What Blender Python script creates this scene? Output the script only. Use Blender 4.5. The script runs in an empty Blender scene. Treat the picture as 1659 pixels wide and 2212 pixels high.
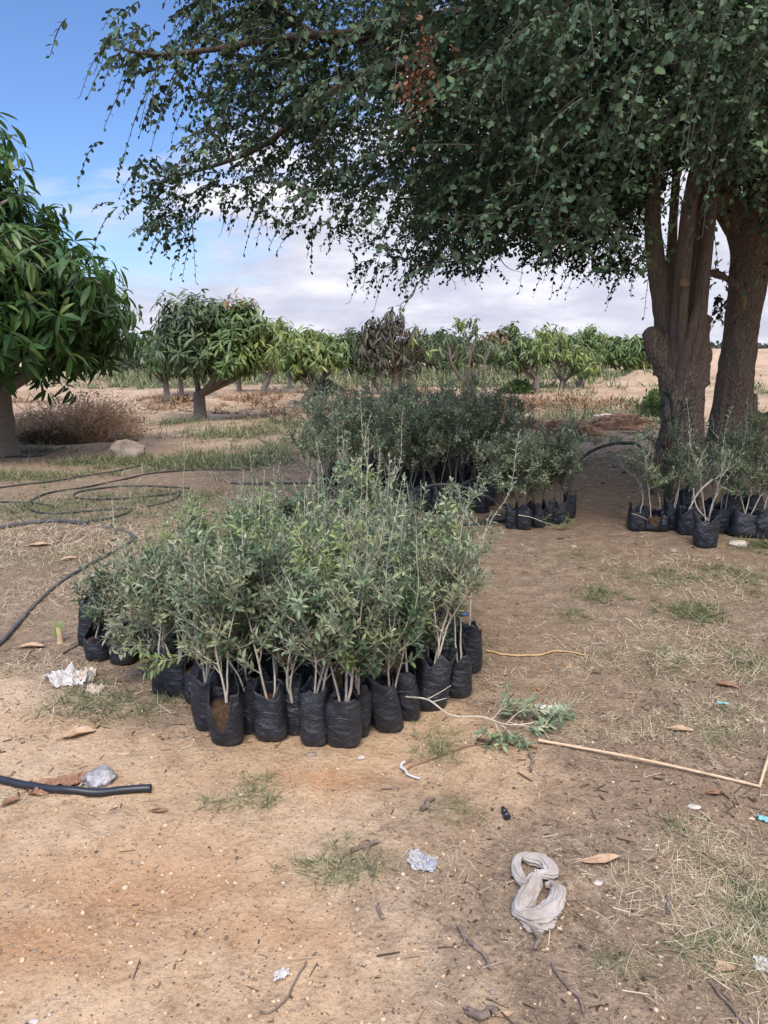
import bpy, math, random
import numpy as np
from mathutils import Vector, Matrix

scene = bpy.context.scene
COL = scene.collection
PI = math.pi
rad = math.radians

# ------------------------------------------------------------------ camera geometry
CAM_H, PITCH, FPX = 1.6, rad(12.2), 769.0
S = 768 / 1659.0                       # survey sheet -> render pixels

def ray(dx, dy):
    x = (dx * S - 384) / FPX
    y = -(dy * S - 512) / FPX
    return np.array([x, math.cos(PITCH) + y * math.sin(PITCH), -math.sin(PITCH) + y * math.cos(PITCH)])

def at(dx, dy, Y):
    d = ray(dx, dy)
    t = Y / d[1]
    return np.array([d[0] * t, Y, CAM_H + d[2] * t])

def G(dx, dy, z=None):
    """ground point seen at a survey position"""
    d = ray(dx, dy)
    zz = 0.0
    for _ in range(6):
        t = (zz - CAM_H) / d[2]
        p = np.array([d[0] * t, d[1] * t])
        zz = float(ground_z(p[:1], p[1:])[0])
    return np.array([p[0], p[1], zz if z is None else z])

def project(P):
    P = np.asarray(P)
    x, y, z = P[..., 0], P[..., 1], P[..., 2] - CAM_H
    dep = y * math.cos(PITCH) - z * math.sin(PITCH)
    up = y * math.sin(PITCH) + z * math.cos(PITCH)
    dep = np.maximum(dep, 0.01)
    return (384 + FPX * x / dep) / S, (512 - FPX * up / dep) / S

def in_poly(px, py, poly):
    px, py = np.asarray(px, float), np.asarray(py, float)
    ins = np.zeros(px.shape, bool)
    n = len(poly)
    for i in range(n):
        x0, y0 = poly[i]; x1, y1 = poly[(i + 1) % n]
        if y0 == y1: continue
        c = (py < max(y0, y1)) & (py >= min(y0, y1)) & (px < (x1 - x0) * (py - y0) / (y1 - y0) + x0)
        ins ^= c
    return ins

# ------------------------------------------------------------------ noise
def _hash(ix, iy, iz, seed):
    h = (ix.astype(np.int64) * 374761393 + iy.astype(np.int64) * 668265263 + iz.astype(np.int64) * 2147483647 + seed * 974634777) & 0xffffffff
    h = ((h ^ (h >> 13)) * 1274126177) & 0xffffffff
    h = h ^ (h >> 16)
    return (h & 0xffff) / 32767.5 - 1.0

def vnoise(p, seed=0):
    p = np.asarray(p, float)
    i = np.floor(p); f = p - i
    u = f * f * (3 - 2 * f)
    i = i.astype(np.int64)
    r = 0
    for a in (0, 1):
        for b in (0, 1):
            for c in (0, 1):
                w = (u[..., 0] if a else 1 - u[..., 0]) * (u[..., 1] if b else 1 - u[..., 1]) * (u[..., 2] if c else 1 - u[..., 2])
                r = r + w * _hash(i[..., 0] + a, i[..., 1] + b, i[..., 2] + c, seed)
    return r

def fbm(p, oct=4, seed=0, gain=.5):
    p = np.asarray(p, float); r = 0; a = 1.0
    for k in range(oct):
        r = r + a * vnoise(p * 2 ** k + k * 17.3, seed + k); a *= gain
    return r

def n2(x, y, s, oct=3, seed=0):
    return fbm(np.stack([np.asarray(x) * s, np.asarray(y) * s, np.zeros_like(np.asarray(x, float)) + seed * 3.1], -1), oct, seed)

def sstep(a, b, x):
    t = np.clip((x - a) / (b - a), 0, 1)
    return t * t * (3 - 2 * t)

def ground_z(x, y):
    x = np.asarray(x, float); y = np.asarray(y, float)
    r = np.hypot(x, y)
    z = 0.018 * n2(x, y, .7, 3, 5)
    z = z + 0.007 * n2(x, y, 4.0, 3, 9) * (1 - sstep(9, 16, r))
    z = z + 0.0035 * n2(x, y, 17.0, 2, 11) * (1 - sstep(4, 7, r))
    z = z + .010 * np.abs(n2(x, y, 9.0, 3, 13)) * (1 - sstep(6, 10, r)) * sstep(-.2, .4, n2(x, y, .8, 2, 14))
    for hx, hy, ha in ((-.35, 1.75, .3), (.15, 2.15, -.2), (-1.0, 2.4, .5), (.6, 1.9, .1), (-.7, 1.5, -.4), (1.3, 2.4, .2), (.9, 3.4, -.1), (1.6, 3.9, .3), (-.2, 2.5, .2), (1.0, 2.1, .5)):     # old shoe prints
        u_ = (x - hx) * math.cos(ha) + (y - hy) * math.sin(ha); w_ = -(x - hx) * math.sin(ha) + (y - hy) * math.cos(ha)
        e_ = (u_ / .055) ** 2 + (w_ / .14) ** 2
        z = z - .010 * np.exp(-np.minimum(e_, 9) ** 2) + .005 * np.exp(-((np.sqrt(e_) - 1.35) / .3) ** 2)
    z = z - .02 * np.exp(-(((x + .75) / .5) ** 2 + ((y - 2.05) / .22) ** 2))      # scuffed hollow in the sand
    # low earth bunds between the orchard rows
    w = y + 1.2 * n2(x, y, .12, 2, 21)
    m = sstep(15, 18, y) * (1 - sstep(45, 60, y))
    z = z + m * .10 * (np.sin(w * .95) * .5 + .5) ** 3 + m * .05 * n2(x, y, .5, 3, 23)
    # the raised bank of bulldozed sand beyond the big tree, and heaps beside it
    bank = sstep(13.5, 17.5, x - .12 * (y - 38)) * sstep(33, 45, y + 2 * n2(x, y, .2, 2, 31)) * (1 - sstep(75, 95, y))
    z = z + bank * (1.22 + .16 * n2(x, y, .45, 3, 33))
    for hx, hy, rx, ry, hh in ((9.8, 31, 1.7, 1.2, .55), (11.4, 33, 1.5, 1.0, .45), (8.5, 33.5, 1.2, 1.0, .28)):
        z = z + hh * np.exp(-(((x - hx) / rx) ** 2 + ((y - hy) / ry) ** 2)) * (1 + .3 * n2(x, y, 1.5, 3, 41))
    return z

def zg(x, y):
    return float(ground_z(np.array([x]), np.array([y]))[0])

# ------------------------------------------------------------------ mesh helpers
class MB:
    """collects vertices and faces; build() links them as one mesh object"""
    def __init__(self):
        self.v, self.f, self.m, self.n = [], [], [], 0
    def add(self, v, f, mi=0):
        """f: int array (k, 3|4)"""
        v = np.asarray(v, float).reshape(-1, 3); f = np.asarray(f, int)
        if len(v) == 0 or len(f) == 0: return self
        self.v.append(v); self.f.append(f + self.n)
        self.m.append(np.full(len(f), mi) if np.isscalar(mi) else np.asarray(mi))
        self.n += len(v)
        return self
    def mesh(self, name, mats, smooth=True):
        me = bpy.data.meshes.new(name)
        v = np.concatenate(self.v)
        me.vertices.add(len(v)); me.vertices.foreach_set('co', v.astype(np.float32).ravel())
        loops = np.concatenate([f.ravel() for f in self.f]).astype(np.int32)
        tot = np.concatenate([np.full(len(f), f.shape[1]) for f in self.f]).astype(np.int32)
        me.loops.add(len(loops)); me.loops.foreach_set('vertex_index', loops)
        me.polygons.add(len(tot))
        start = np.concatenate([[0], np.cumsum(tot)[:-1]]).astype(np.int32)
        me.polygons.foreach_set('loop_start', start)
        me.polygons.foreach_set('material_index', np.concatenate(self.m).astype(np.int32))
        me.polygons.foreach_set('use_smooth', np.full(len(tot), smooth))
        me.update(calc_edges=True)
        for m in (mats if isinstance(mats, (list, tuple)) else [mats]): me.materials.append(m)
        return me
    def build(self, name, mats, parent=None, smooth=True, loc=None):
        o = bpy.data.objects.new(name, self.mesh(name, mats, smooth)); COL.objects.link(o)
        if parent is not None: o.parent = parent
        if loc is not None: o.location = loc
        return o

def tag(o, label, cat, group=None):
    o['label'] = label; o['category'] = cat
    if group: o['group'] = group
    return o

def kind(o, k):
    o['kind'] = k; return o

def thing(name, loc, label, cat, group=None, rz=0):
    o = bpy.data.objects.new(name, None); COL.objects.link(o)
    o.location = loc; o.rotation_euler = (0, 0, rz); o.empty_display_size = .1
    return tag(o, label, cat, group)

def link_mesh(name, me, parent):
    o = bpy.data.objects.new(name, me); COL.objects.link(o); o.parent = parent
    return o

def copy_tree(o, parent=None):
    c = o.copy(); COL.objects.link(c); c.parent = parent
    for ch in list(o.children): copy_tree(ch, c)
    return c

def unit(a):
    a = np.asarray(a, float)
    return a / np.maximum(np.linalg.norm(a, axis=-1, keepdims=True), 1e-9)

def inst(mb, tv, tf, pos, d, up, L, W, mi=0, T=None):
    """many copies of a template: y along d, x across, z near up"""
    pos, d, up = np.asarray(pos, float).reshape(-1, 3), unit(d).reshape(-1, 3), np.asarray(up, float).reshape(-1, 3)
    n = len(pos)
    if n == 0: return
    x = unit(np.cross(d, up)); z = np.cross(x, d)
    L = np.broadcast_to(np.asarray(L, float), (n,)); W = np.broadcast_to(np.asarray(W, float), (n,))
    T = L if T is None else np.broadcast_to(np.asarray(T, float), (n,))
    tv = np.asarray(tv, float); tf = np.asarray(tf, int)
    v = pos[:, None] + x[:, None] * (tv[None, :, 0, None] * W[:, None, None]) + d[:, None] * (tv[None, :, 1, None] * L[:, None, None]) + z[:, None] * (tv[None, :, 2, None] * T[:, None, None])
    f = tf[None] + (np.arange(n) * len(tv))[:, None, None]
    m = np.repeat(np.broadcast_to(np.asarray(mi), (n,)), len(tf))
    mb.add(v.reshape(-1, 3), f.reshape(-1, tf.shape[1]), m)

def tube(mb, pts, r, seg=6, mi=0, cap=True, bump=0, seed=0):
    pts = np.asarray(pts, float); n = len(pts)
    r = np.broadcast_to(np.asarray(r, float), (n,))
    t = np.gradient(pts, axis=0); t = unit(t)
    u = np.cross(t[0], [0, 0, 1.0])
    if np.linalg.norm(u) < 1e-3: u = np.array([1.0, 0, 0])
    u = unit(u); U = np.empty_like(pts)
    for i in range(n):
        u = u - t[i] * np.dot(u, t[i]); u = u / max(np.linalg.norm(u), 1e-9); U[i] = u
    V = np.cross(t, U)
    a = np.arange(seg) * 2 * PI / seg
    rr = r[:, None] * np.ones(seg)[None]
    if bump:
        q = np.stack([np.cos(a)[None] * np.ones((n, 1)) * 1.5, np.sin(a)[None] * np.ones((n, 1)) * 1.5, np.arange(n)[:, None] * .5 * np.ones((1, seg))], -1)
        rr = rr * (1 + bump * fbm(q, 3, seed))
    v = pts[:, None] + U[:, None] * (np.cos(a)[None, :, None] * rr[..., None]) + V[:, None] * (np.sin(a)[None, :, None] * rr[..., None])
    i = np.arange(n - 1)[:, None] * seg; j = np.arange(seg)[None]; k = (j + 1) % seg
    f = np.stack([i + j, i + k, i + seg + k, i + seg + j], -1).reshape(-1, 4)
    v = v.reshape(-1, 3)
    mb.add(v, f, mi)
    if cap:
        for ring, flip in ((v[:seg], True), (v[-seg:], False)):
            c = ring.mean(0); vv = np.vstack([ring, c]); idx = np.arange(seg)
            ff = np.stack([idx, (idx + 1) % seg, np.full(seg, seg)], -1)
            mb.add(vv, ff[:, ::-1] if flip else ff, mi)

def spline(pts, n=40):
    """Catmull-Rom through the points"""
    P = np.asarray(pts, float)
    P = np.vstack([2 * P[0] - P[1], P, 2 * P[-1] - P[-2]])
    out = []
    m = len(P) - 3
    for s in np.linspace(0, m - 1e-6, n):
        i = int(s); t = s - i
        a, b, c, d = P[i], P[i + 1], P[i + 2], P[i + 3]
        out.append(.5 * ((2 * b) + (c - a) * t + (2 * a - 5 * b + 4 * c - d) * t * t + (3 * b - a - 3 * c + d) * t ** 3))
    return np.array(out)

# leaf templates ------------------------------------------------------
def leaf6(fold=.12, droop=.1, w=.5):
    v = [(0, 0, 0), (-w, .38, fold), (-w * .72, .74, fold * .8 - droop * .5), (0, 1, -droop), (w * .72, .74, fold * .8 - droop * .5), (w, .38, fold)]
    return np.array(v), np.array([[0, 5, 4, 3], [0, 3, 2, 1]])
LEAF = leaf6(.045, .08, .5)
LEAF_OV = leaf6(.05, .10, .54)

def blade_leaf(curl, st=5, fold=.07):
    ys = np.linspace(0, 1, st); w = np.interp(ys, [0, .15, .45, .75, 1], [.1, .36, .5, .36, .03])
    z = -curl * ys ** 2; yy = ys * (1 - .25 * curl * ys)
    v = []
    for i in range(st):
        v += [(-w[i], yy[i], z[i] + fold * w[i]), (0, yy[i], z[i]), (w[i], yy[i], z[i] + fold * w[i])]
    f = []
    for i in range(st - 1):
        a = i * 3
        f += [(a, a + 1, a + 4, a + 3), (a + 1, a + 2, a + 5, a + 4)]
    return np.array(v), np.array(f)
MANGO = [blade_leaf(c) for c in (.12, .3, .5)]
MANGO_FAR = leaf6(.05, .35, .5)

def strip(bend, st=4):
    ys = np.linspace(0, 1, st); w = np.interp(ys, [0, .5, 1], [.5, .42, .08])
    v = []
    for i in range(st):
        v += [(-w[i], ys[i], bend * ys[i] ** 2), (w[i], ys[i], bend * ys[i] ** 2)]
    f = [(2 * i, 2 * i + 1, 2 * i + 3, 2 * i + 2) for i in range(st - 1)]
    return np.array(v), np.array(f)
BLADES = [strip(b) for b in (-.5, -.25, .1, -.8)]

CHIP_V = np.array([(-.5, 0, -.5), (.5, 0, -.5), (.4, 1, -.4), (-.35, 1, -.4), (-.45, .05, .5), (.5, 0, .4), (.4, .95, .5), (-.4, 1, .35)])
CHIP_F = np.array([(0, 3, 2, 1), (4, 5, 6, 7), (0, 1, 5, 4), (1, 2, 6, 5), (2, 3, 7, 6), (3, 0, 4, 7)])

def ico(sub=1):
    import bmesh
    bm = bmesh.new(); bmesh.ops.create_icosphere(bm, subdivisions=sub, radius=1)
    v = np.array([x.co[:] for x in bm.verts]); f = np.array([[x.index for x in p.verts] for p in bm.faces]); bm.free()
    return v, f
ICO1, ICO2, ICO3, ICO4 = ico(1), ico(2), ico(3), ico(4)

def lump(rng_seed, size, ico_=ICO3, amp=.25, fr=1.6, flat=True, oct=4):
    v, f = ico_
    v = v * (1 + amp * fbm(v * fr + rng_seed * 7.7, oct, rng_seed))[:, None]
    v = v * np.asarray(size)
    if flat: v[:, 2] = np.where(v[:, 2] < -.55 * size[2], -.55 * size[2], v[:, 2])
    return v, f

# ------------------------------------------------------------------ materials
def new_mat(name):
    m = bpy.data.materials.new(name); m.use_nodes = True
    nt = m.node_tree; nt.nodes.clear()
    out = nt.nodes.new('ShaderNodeOutputMaterial')
    return m, nt, out

class NT:
    def __init__(self, nt): self.nt = nt
    def n(self, t, **kw):
        x = self.nt.nodes.new(t)
        for k, v in kw.items():
            if k.startswith('i_'):
                x.inputs[k[2:].replace('_', ' ')].default_value = v
            else: setattr(x, k, v)
        return x
    def l(self, a, b): self.nt.links.new(a, b)
    def noise(self, vec, scale, detail=4, rough=.55, dist=0):
        x = self.n('ShaderNodeTexNoise'); x.inputs['Scale'].default_value = scale; x.inputs['Detail'].default_value = detail
        x.inputs['Roughness'].default_value = rough; x.inputs['Distortion'].default_value = dist
        if vec is not None: self.l(vec, x.inputs['Vector'])
        return x.outputs['Fac']
    def ramp(self, fac, stops, interp='LINEAR'):
        x = self.n('ShaderNodeValToRGB'); cr = x.color_ramp; cr.interpolation = interp
        while len(cr.elements) < len(stops): cr.elements.new(.5)
        for e, (p, c) in zip(cr.elements, stops):
            e.position = p; e.color = (*c, 1) if not np.isscalar(c) else (c, c, c, 1)
        self.l(fac, x.inputs['Fac']); return x.outputs['Color']
    def mixc(self, fac, a, b, blend='MIX'):
        x = self.n('ShaderNodeMix', data_type='RGBA', blend_type=blend)
        F, A, B = x.inputs[0], x.inputs[6], x.inputs[7]
        for sock, val in ((F, fac), (A, a), (B, b)):
            if isinstance(val, bpy.types.NodeSocket): self.l(val, sock)
            elif np.isscalar(val): sock.default_value = val if sock is F else (val, val, val, 1)
            else: sock.default_value = (*val, 1)
        return x.outputs[2]
    def math(self, op, a, b=None, c=None, clamp=False):
        x = self.n('ShaderNodeMath', operation=op); x.use_clamp = clamp
        for i, val in enumerate((a, b, c)):
            if val is None: continue
            if isinstance(val, bpy.types.NodeSocket): self.l(val, x.inputs[i])
            else: x.inputs[i].default_value = val
        return x.outputs[0]
    def bump(self, h, strength=.5, dist=.01, normal=None):
        x = self.n('ShaderNodeBump'); x.inputs['Strength'].default_value = strength; x.inputs['Distance'].default_value = dist
        self.l(h, x.inputs['Height'])
        if normal is not None: self.l(normal, x.inputs['Normal'])
        return x.outputs['Normal']
    def bsdf(self, color, rough=.8, spec=.3, normal=None, out=None, **kw):
        x = self.n('ShaderNodeBsdfPrincipled')
        if isinstance(color, bpy.types.NodeSocket): self.l(color, x.inputs['Base Color'])
        else: x.inputs['Base Color'].default_value = (*color, 1)
        if isinstance(rough, bpy.types.NodeSocket): self.l(rough, x.inputs['Roughness'])
        else: x.inputs['Roughness'].default_value = rough
        x.inputs['Specular IOR Level'].default_value = spec
        for k, v in kw.items(): x.inputs[k].default_value = v
        if normal is not None: self.l(normal, x.inputs['Normal'])
        if out is not None: self.l(x.outputs[0], out.inputs['Surface'])
        return x.outputs[0]
    def obj(self): return self.n('ShaderNodeTexCoord').outputs['Object']
    def geo(self): return self.n('ShaderNodeNewGeometry')
    def mapping(self, vec, scale):
        x = self.n('ShaderNodeMapping'); self.l(vec, x.inputs['Vector']); x.inputs['Scale'].default_value = scale
        return x.outputs['Vector']

def leaf_mat(name, stops, under=None, transl=.25, rough=.45, spec=.4, under_mix=.8):
    """two-sided leaf: colour differs from leaf to leaf, paler underside, some light passes through"""
    m, nt, out = new_mat(name); t = NT(nt)
    g = t.geo()
    c = t.ramp(g.outputs['Random Per Island'], stops)
    nz = t.noise(t.obj(), 9, 2)
    c = t.mixc(t.math('MULTIPLY', nz, .35), c, (.5, .5, .4), 'SOFT_LIGHT')
    if under is not None:
        c = t.mixc(t.math('MULTIPLY', g.outputs['Backfacing'], under_mix), c, under)
    a = t.bsdf(c, rough, spec)
    tr = t.n('ShaderNodeBsdfTranslucent')
    c2 = t.mixc(.5, c, (.5, .6, .12), 'MULTIPLY'); c2 = t.mixc(.6, c, c2)
    t.l(c2, tr.inputs['Color'])
    mx = t.n('ShaderNodeMixShader'); mx.inputs[0].default_value = transl
    t.l(a, mx.inputs[1]); t.l(tr.outputs[0], mx.inputs[2]); t.l(mx.outputs[0], out.inputs['Surface'])
    return m

def plain(name, c1, c2, scale=8, rough=.8, spec=.25, bump=.3, bd=.01, stretch=(1, 1, 1), detail=5, island=0):
    m, nt, out = new_mat(name); t = NT(nt)
    vec = t.mapping(t.obj(), stretch)
    n = t.noise(vec, scale, detail, .6)
    c = t.ramp(n, [(.3, c1), (.7, c2)])
    if island:
        c = t.mixc(t.math('MULTIPLY', t.geo().outputs['Random Per Island'], island), c, tuple(.35 * a for a in c1))
    nr = t.bump(n, bump, bd)
    t.bsdf(c, rough, spec, nr, out)
    return m

def island_mat(name, stops, rough=.8, spec=.2, transl=0):
    m, nt, out = new_mat(name); t = NT(nt)
    c = t.ramp(t.geo().outputs['Random Per Island'], stops)
    nz = t.noise(t.obj(), 60, 3)
    c = t.mixc(t.math('MULTIPLY', nz, .5), c, (.45, .42, .38), 'SOFT_LIGHT')
    a = t.bsdf(c, rough, spec)
    if transl:
        tr = t.n('ShaderNodeBsdfTranslucent'); t.l(c, tr.inputs['Color'])
        mx = t.n('ShaderNodeMixShader'); mx.inputs[0].default_value = transl
        t.l(a, mx.inputs[1]); t.l(tr.outputs[0], mx.inputs[2]); t.l(mx.outputs[0], out.inputs['Surface'])
    else: t.l(a, out.inputs['Surface'])
    return m

def bag_mat():
    m, nt, out = new_mat('black_polythene'); t = NT(nt)
    ob = t.obj()
    creases = t.noise(t.mapping(ob, (1, 1, 1.5)), 13, 6, .62, 1.6)
    fine = t.noise(t.mapping(ob, (1, 1, 2)), 90, 3, .6)
    dust = t.noise(ob, 11, 5, .65)
    rnd = t.n('ShaderNodeObjectInfo').outputs['Random']
    c = t.mixc(t.ramp(dust, [(.55, 0.0), (.85, .7)]), (.010, .012, .017), (.095, .075, .056))
    c = t.mixc(t.math('MULTIPLY', rnd, .35), c, (.022, .026, .036))
    h = t.math('ADD', creases, t.math('MULTIPLY', fine, .12))
    nr = t.bump(h, .8, .02)
    r = t.ramp(dust, [(.35, .27), (.75, .6)])
    t.bsdf(c, r, .55, nr, out)
    return m

def bark_mat(name, c1, c2, c3, sc=1.0, zs=.22, bump=1.0, bd=.03):
    m, nt, out = new_mat(name); t = NT(nt)
    ob = t.obj()
    v = t.mapping(ob, (1, 1, zs))
    warp = t.n('ShaderNodeTexNoise'); warp.inputs['Scale'].default_value = 6 * sc; t.l(v, warp.inputs['Vector'])
    add = t.n('ShaderNodeVectorMath', operation='MULTIPLY_ADD'); t.l(warp.outputs['Color'], add.inputs[0]); add.inputs[1].default_value = (.12 / sc,) * 3; t.l(v, add.inputs[2])
    vo = t.n('ShaderNodeTexVoronoi', feature='DISTANCE_TO_EDGE'); vo.inputs['Scale'].default_value = 17 * sc; t.l(add.outputs[0], vo.inputs['Vector'])
    crack = t.ramp(vo.outputs['Distance'], [(0, 0.0), (.16, 1.0)])
    n1 = t.noise(v, 30 * sc, 6, .65); nl = t.noise(ob, 2.2, 4)
    c = t.ramp(n1, [(.3, c1), (.62, c2)])
    c = t.mixc(t.math('MULTIPLY', t.ramp(nl, [(.42, 0.0), (.7, 1.0)]), .6), c, c3)
    c = t.mixc(t.math('MULTIPLY', t.math('SUBTRACT', 1.0, crack), .3), c, tuple(.45 * a for a in c1))
    h = t.math('ADD', crack, t.math('MULTIPLY', n1, .8))
    t.bsdf(c, .9, .15, t.bump(h, bump, bd), out)
    return m

M = {}
M['olive_dark'] = leaf_mat('olive_leaf_dark', [(0, (.040, .072, .040)), (.45, (.070, .115, .060)), (.8, (.118, .168, .085)), (.97, (.21, .26, .10))], (.20, .24, .155), .2, .45, .28)
M['olive_grey'] = leaf_mat('olive_leaf_grey', [(0, (.105, .145, .088)), (.5, (.18, .232, .132)), (.85, (.275, .325, .185)), (1, (.38, .41, .22))], (.35, .385, .265), .2, .48, .25)
M['olive_drab'] = leaf_mat('olive_leaf_drab', [(0, (.115, .132, .072)), (.5, (.19, .208, .112)), (.85, (.27, .285, .155)), (1, (.34, .35, .2))], (.34, .355, .235), .2, .5, .22)
M['olive_pale'] = leaf_mat('olive_leaf_pale', [(0, (.16, .18, .105)), (.5, (.24, .255, .155)), (1, (.32, .33, .22))], (.3, .31, .22), .2, .5, .3)
M['olive_tip'] = leaf_mat('olive_leaf_new', [(0, (.15, .21, .07)), (.6, (.23, .295, .105)), (1, (.33, .38, .16))], (.31, .35, .21), .3, .45, .35)
M['stem'] = plain('olive_twig', (.33, .285, .22), (.56, .50, .41), 40, .8, .2, .3, .002)
M['stem_dark'] = plain('olive_twig_dark', (.10, .085, .065), (.21, .185, .145), 40, .8, .2, .3, .002)
M['bag'] = bag_mat()
M['soil'] = plain('potting_soil', (.026, .016, .010), (.10, .062, .038), 55, .95, .1, 1, .01)
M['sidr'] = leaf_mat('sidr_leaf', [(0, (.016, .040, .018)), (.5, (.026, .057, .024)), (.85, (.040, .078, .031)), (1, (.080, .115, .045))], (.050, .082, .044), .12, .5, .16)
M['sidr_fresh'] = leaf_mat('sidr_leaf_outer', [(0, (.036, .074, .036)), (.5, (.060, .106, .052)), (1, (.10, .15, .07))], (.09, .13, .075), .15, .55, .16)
M['deadleaf_hang'] = leaf_mat('withered_leaf', [(0, (.16, .07, .035)), (.6, (.25, .12, .06)), (1, (.33, .18, .1))], None, .15, .7, .15)
M['bark'] = bark_mat('sidr_bark', (.145, .103, .074), (.32, .24, .18), (.25, .20, .155), 1.9, .4, .8, .015)
M['bark_limb'] = bark_mat('sidr_limb_bark', (.12, .085, .064), (.235, .17, .128), (.19, .15, .12), 1.8, .12, .6, .008)
M['bough'] = bark_mat('sidr_bough_bark', (.045, .034, .027), (.10, .078, .062), (.08, .066, .055), 1.8, .12, .5, .006)
M['sidr_twig'] = plain('sidr_twig_bark', (.045, .037, .028), (.10, .085, .062), 30, .85, .12, .3, .002)
M['sidr_painted_lit'] = leaf_mat('sidr_leaf_painted_lit', [(0, (.060, .115, .055)), (.5, (.095, .155, .075)), (1, (.15, .21, .10))], (.13, .18, .10), .18, .55, .18)  # leaf colour raised to paint in the stronger light on the near sprays
M['cutwood'] = plain('fresh_cut_wood', (.20, .115, .055), (.34, .215, .115), 30, .8, .2, .3, .003)
M['heartwood'] = plain('torn_wood', (.09, .035, .02), (.17, .075, .04), 30, .85, .15, .6, .01, (1, 1, .2))
M['mango_bark'] = bark_mat('mango_bark', (.125, .105, .085), (.27, .232, .19), (.20, .178, .15), 2.6, .4, .6, .008)
M['mango_dark'] = leaf_mat('mango_leaf_dark', [(0, (.024, .062, .016)), (.5, (.042, .098, .024)), (.88, (.07, .14, .032)), (1, (.16, .2, .04))], (.085, .15, .04), .28, .48, .28)
M['mango_mid'] = leaf_mat('mango_leaf_mid', [(0, (.07, .12, .034)), (.5, (.11, .17, .05)), (1, (.18, .24, .075))], (.13, .19, .07), .25, .4, .45)
M['mango_lime'] = leaf_mat('mango_leaf_lime', [(0, (.13, .18, .045)), (.5, (.20, .25, .068)), (1, (.30, .33, .12))], (.24, .28, .09), .3, .42, .4)
M['mango_olive'] = leaf_mat('mango_leaf_dusty', [(0, (.055, .085, .038)), (.5, (.082, .120, .052)), (1, (.14, .175, .072))], (.13, .15, .085), .2, .5, .35)
M['mango_dry'] = leaf_mat('mango_leaf_dry', [(0, (.05, .047, .033)), (.5, (.078, .07, .048)), (.85, (.12, .10, .065)), (1, (.16, .12, .07))], (.12, .11, .08), .12, .55, .3)
M['mango_red'] = leaf_mat('mango_leaf_flush', [(0, (.2, .11, .06)), (.5, (.28, .17, .08)), (1, (.32, .25, .1))], (.28, .2, .11), .3, .45, .35)
M['hose'] = plain('black_hose_pipe', (.016, .016, .018), (.05, .047, .045), 14, .5, .4, .15, .002)
M['hose_thick'] = plain('black_water_pipe', (.011, .011, .012), (.022, .022, .024), 14, .42, .45, .1, .002)
M['hose_dusty'] = plain('dusty_hose_pipe', (.035, .036, .040), (.12, .11, .10), 9, .65, .3, .15, .002)
M['rock'] = plain('grey_brown_stone', (.15, .115, .085), (.33, .27, .21), 9, .9, .2, .8, .02)
M['rock_pale'] = plain('pale_stone', (.34, .29, .24), (.55, .48, .4), 40, .85, .2, .5, .004)
M['straw'] = island_mat('dry_straw', [(0, (.22, .165, .095)), (.5, (.38, .30, .19)), (.85, (.52, .43, .29)), (1, (.6, .53, .38))], .8, .2)
M['grass'] = island_mat('green_grass', [(0, (.055, .088, .032)), (.4, (.095, .13, .05)), (.7, (.19, .20, .09)), (1, (.42, .36, .21))], .6, .3, .2)
M['litter'] = island_mat('wood_chips_and_leaf_litter', [(0, (.05, .034, .024)), (.35, (.12, .085, .06)), (.7, (.25, .18, .125)), (.9, (.38, .29, .2)), (1, (.5, .42, .32))], .9, .12)
M['gravel'] = island_mat('pebble_stone', [(0, (.26, .15, .08)), (.3, (.42, .28, .16)), (.7, (.5, .37, .24)), (.95, (.50, .38, .26)), (.98, (.16, .13, .11)), (1, (.56, .48, .38))], .75, .3)
M['brush'] = island_mat('dead_brush', [(0, (.36, .23, .13)), (.5, (.56, .39, .24)), (1, (.74, .58, .40))], .9, .1, .5)
M['brush_dark'] = island_mat('dead_brush_dark', [(0, (.05, .036, .022)), (.6, (.11, .08, .05)), (1, (.2, .15, .09))], .9, .1)
M['scrub'] = island_mat('brown_scrub', [(0, (.14, .075, .042)), (.5, (.24, .145, .085)), (1, (.36, .26, .16))], .9, .1, .1)
M['redearth'] = plain('reddish_earth', (.2, .105, .058), (.38, .235, .15), 7, .95, .1, 1, .03)
M['rag'] = plain('dirty_grey_cloth', (.21, .165, .125), (.42, .375, .335), 11, .95, .08, .9, .006, detail=9)
M['plastic_white'] = plain('white_plastic_film', (.38, .35, .31), (.56, .535, .50), 20, .4, .4, .4, .004)
M['plastic_dirty'] = plain('dusty_plastic_film', (.40, .30, .21), (.58, .51, .43), 14, .5, .35, .4, .004)
M['plastic_grey'] = plain('grey_plastic_film', (.13, .115, .105), (.46, .44, .44), 30, .3, .5, 1.0, .02)
M['fitting'] = plain('black_plastic_fitting', (.012, .012, .014), (.03, .03, .033), 30, .4, .4, .1, .001)
M['reed'] = plain('dry_reed', (.42, .29, .17), (.58, .43, .28), 30, .7, .25, .3, .002, (1, 1, 1))
M['root'] = plain('yellow_root', (.34, .21, .09), (.48, .34, .18), 30, .75, .2, .4, .002)
M['twig'] = plain('grey_brown_twig', (.085, .062, .048), (.23, .175, .14), 30, .85, .15, .6, .003)
M['twig_red'] = plain('reddish_twig', (.13, .05, .035), (.24, .115, .08), 30, .8, .15, .4, .003)
M['deadleaf'] = plain('dead_leaf_tan', (.30, .19, .11), (.45, .32, .21), 25, .8, .2, .4, .003)
M['deadleaf_red'] = plain('dead_leaf_russet', (.17, .085, .05), (.28, .155, .095), 25, .8, .2, .4, .003)
M['turquoise'] = plain('turquoise_plastic', (.13, .36, .36), (.22, .46, .44), 20, .5, .4, .1, .002)
M['blue'] = plain('blue_plastic', (.05, .13, .36), (.09, .2, .45), 20, .5, .4, .1, .002)
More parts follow.
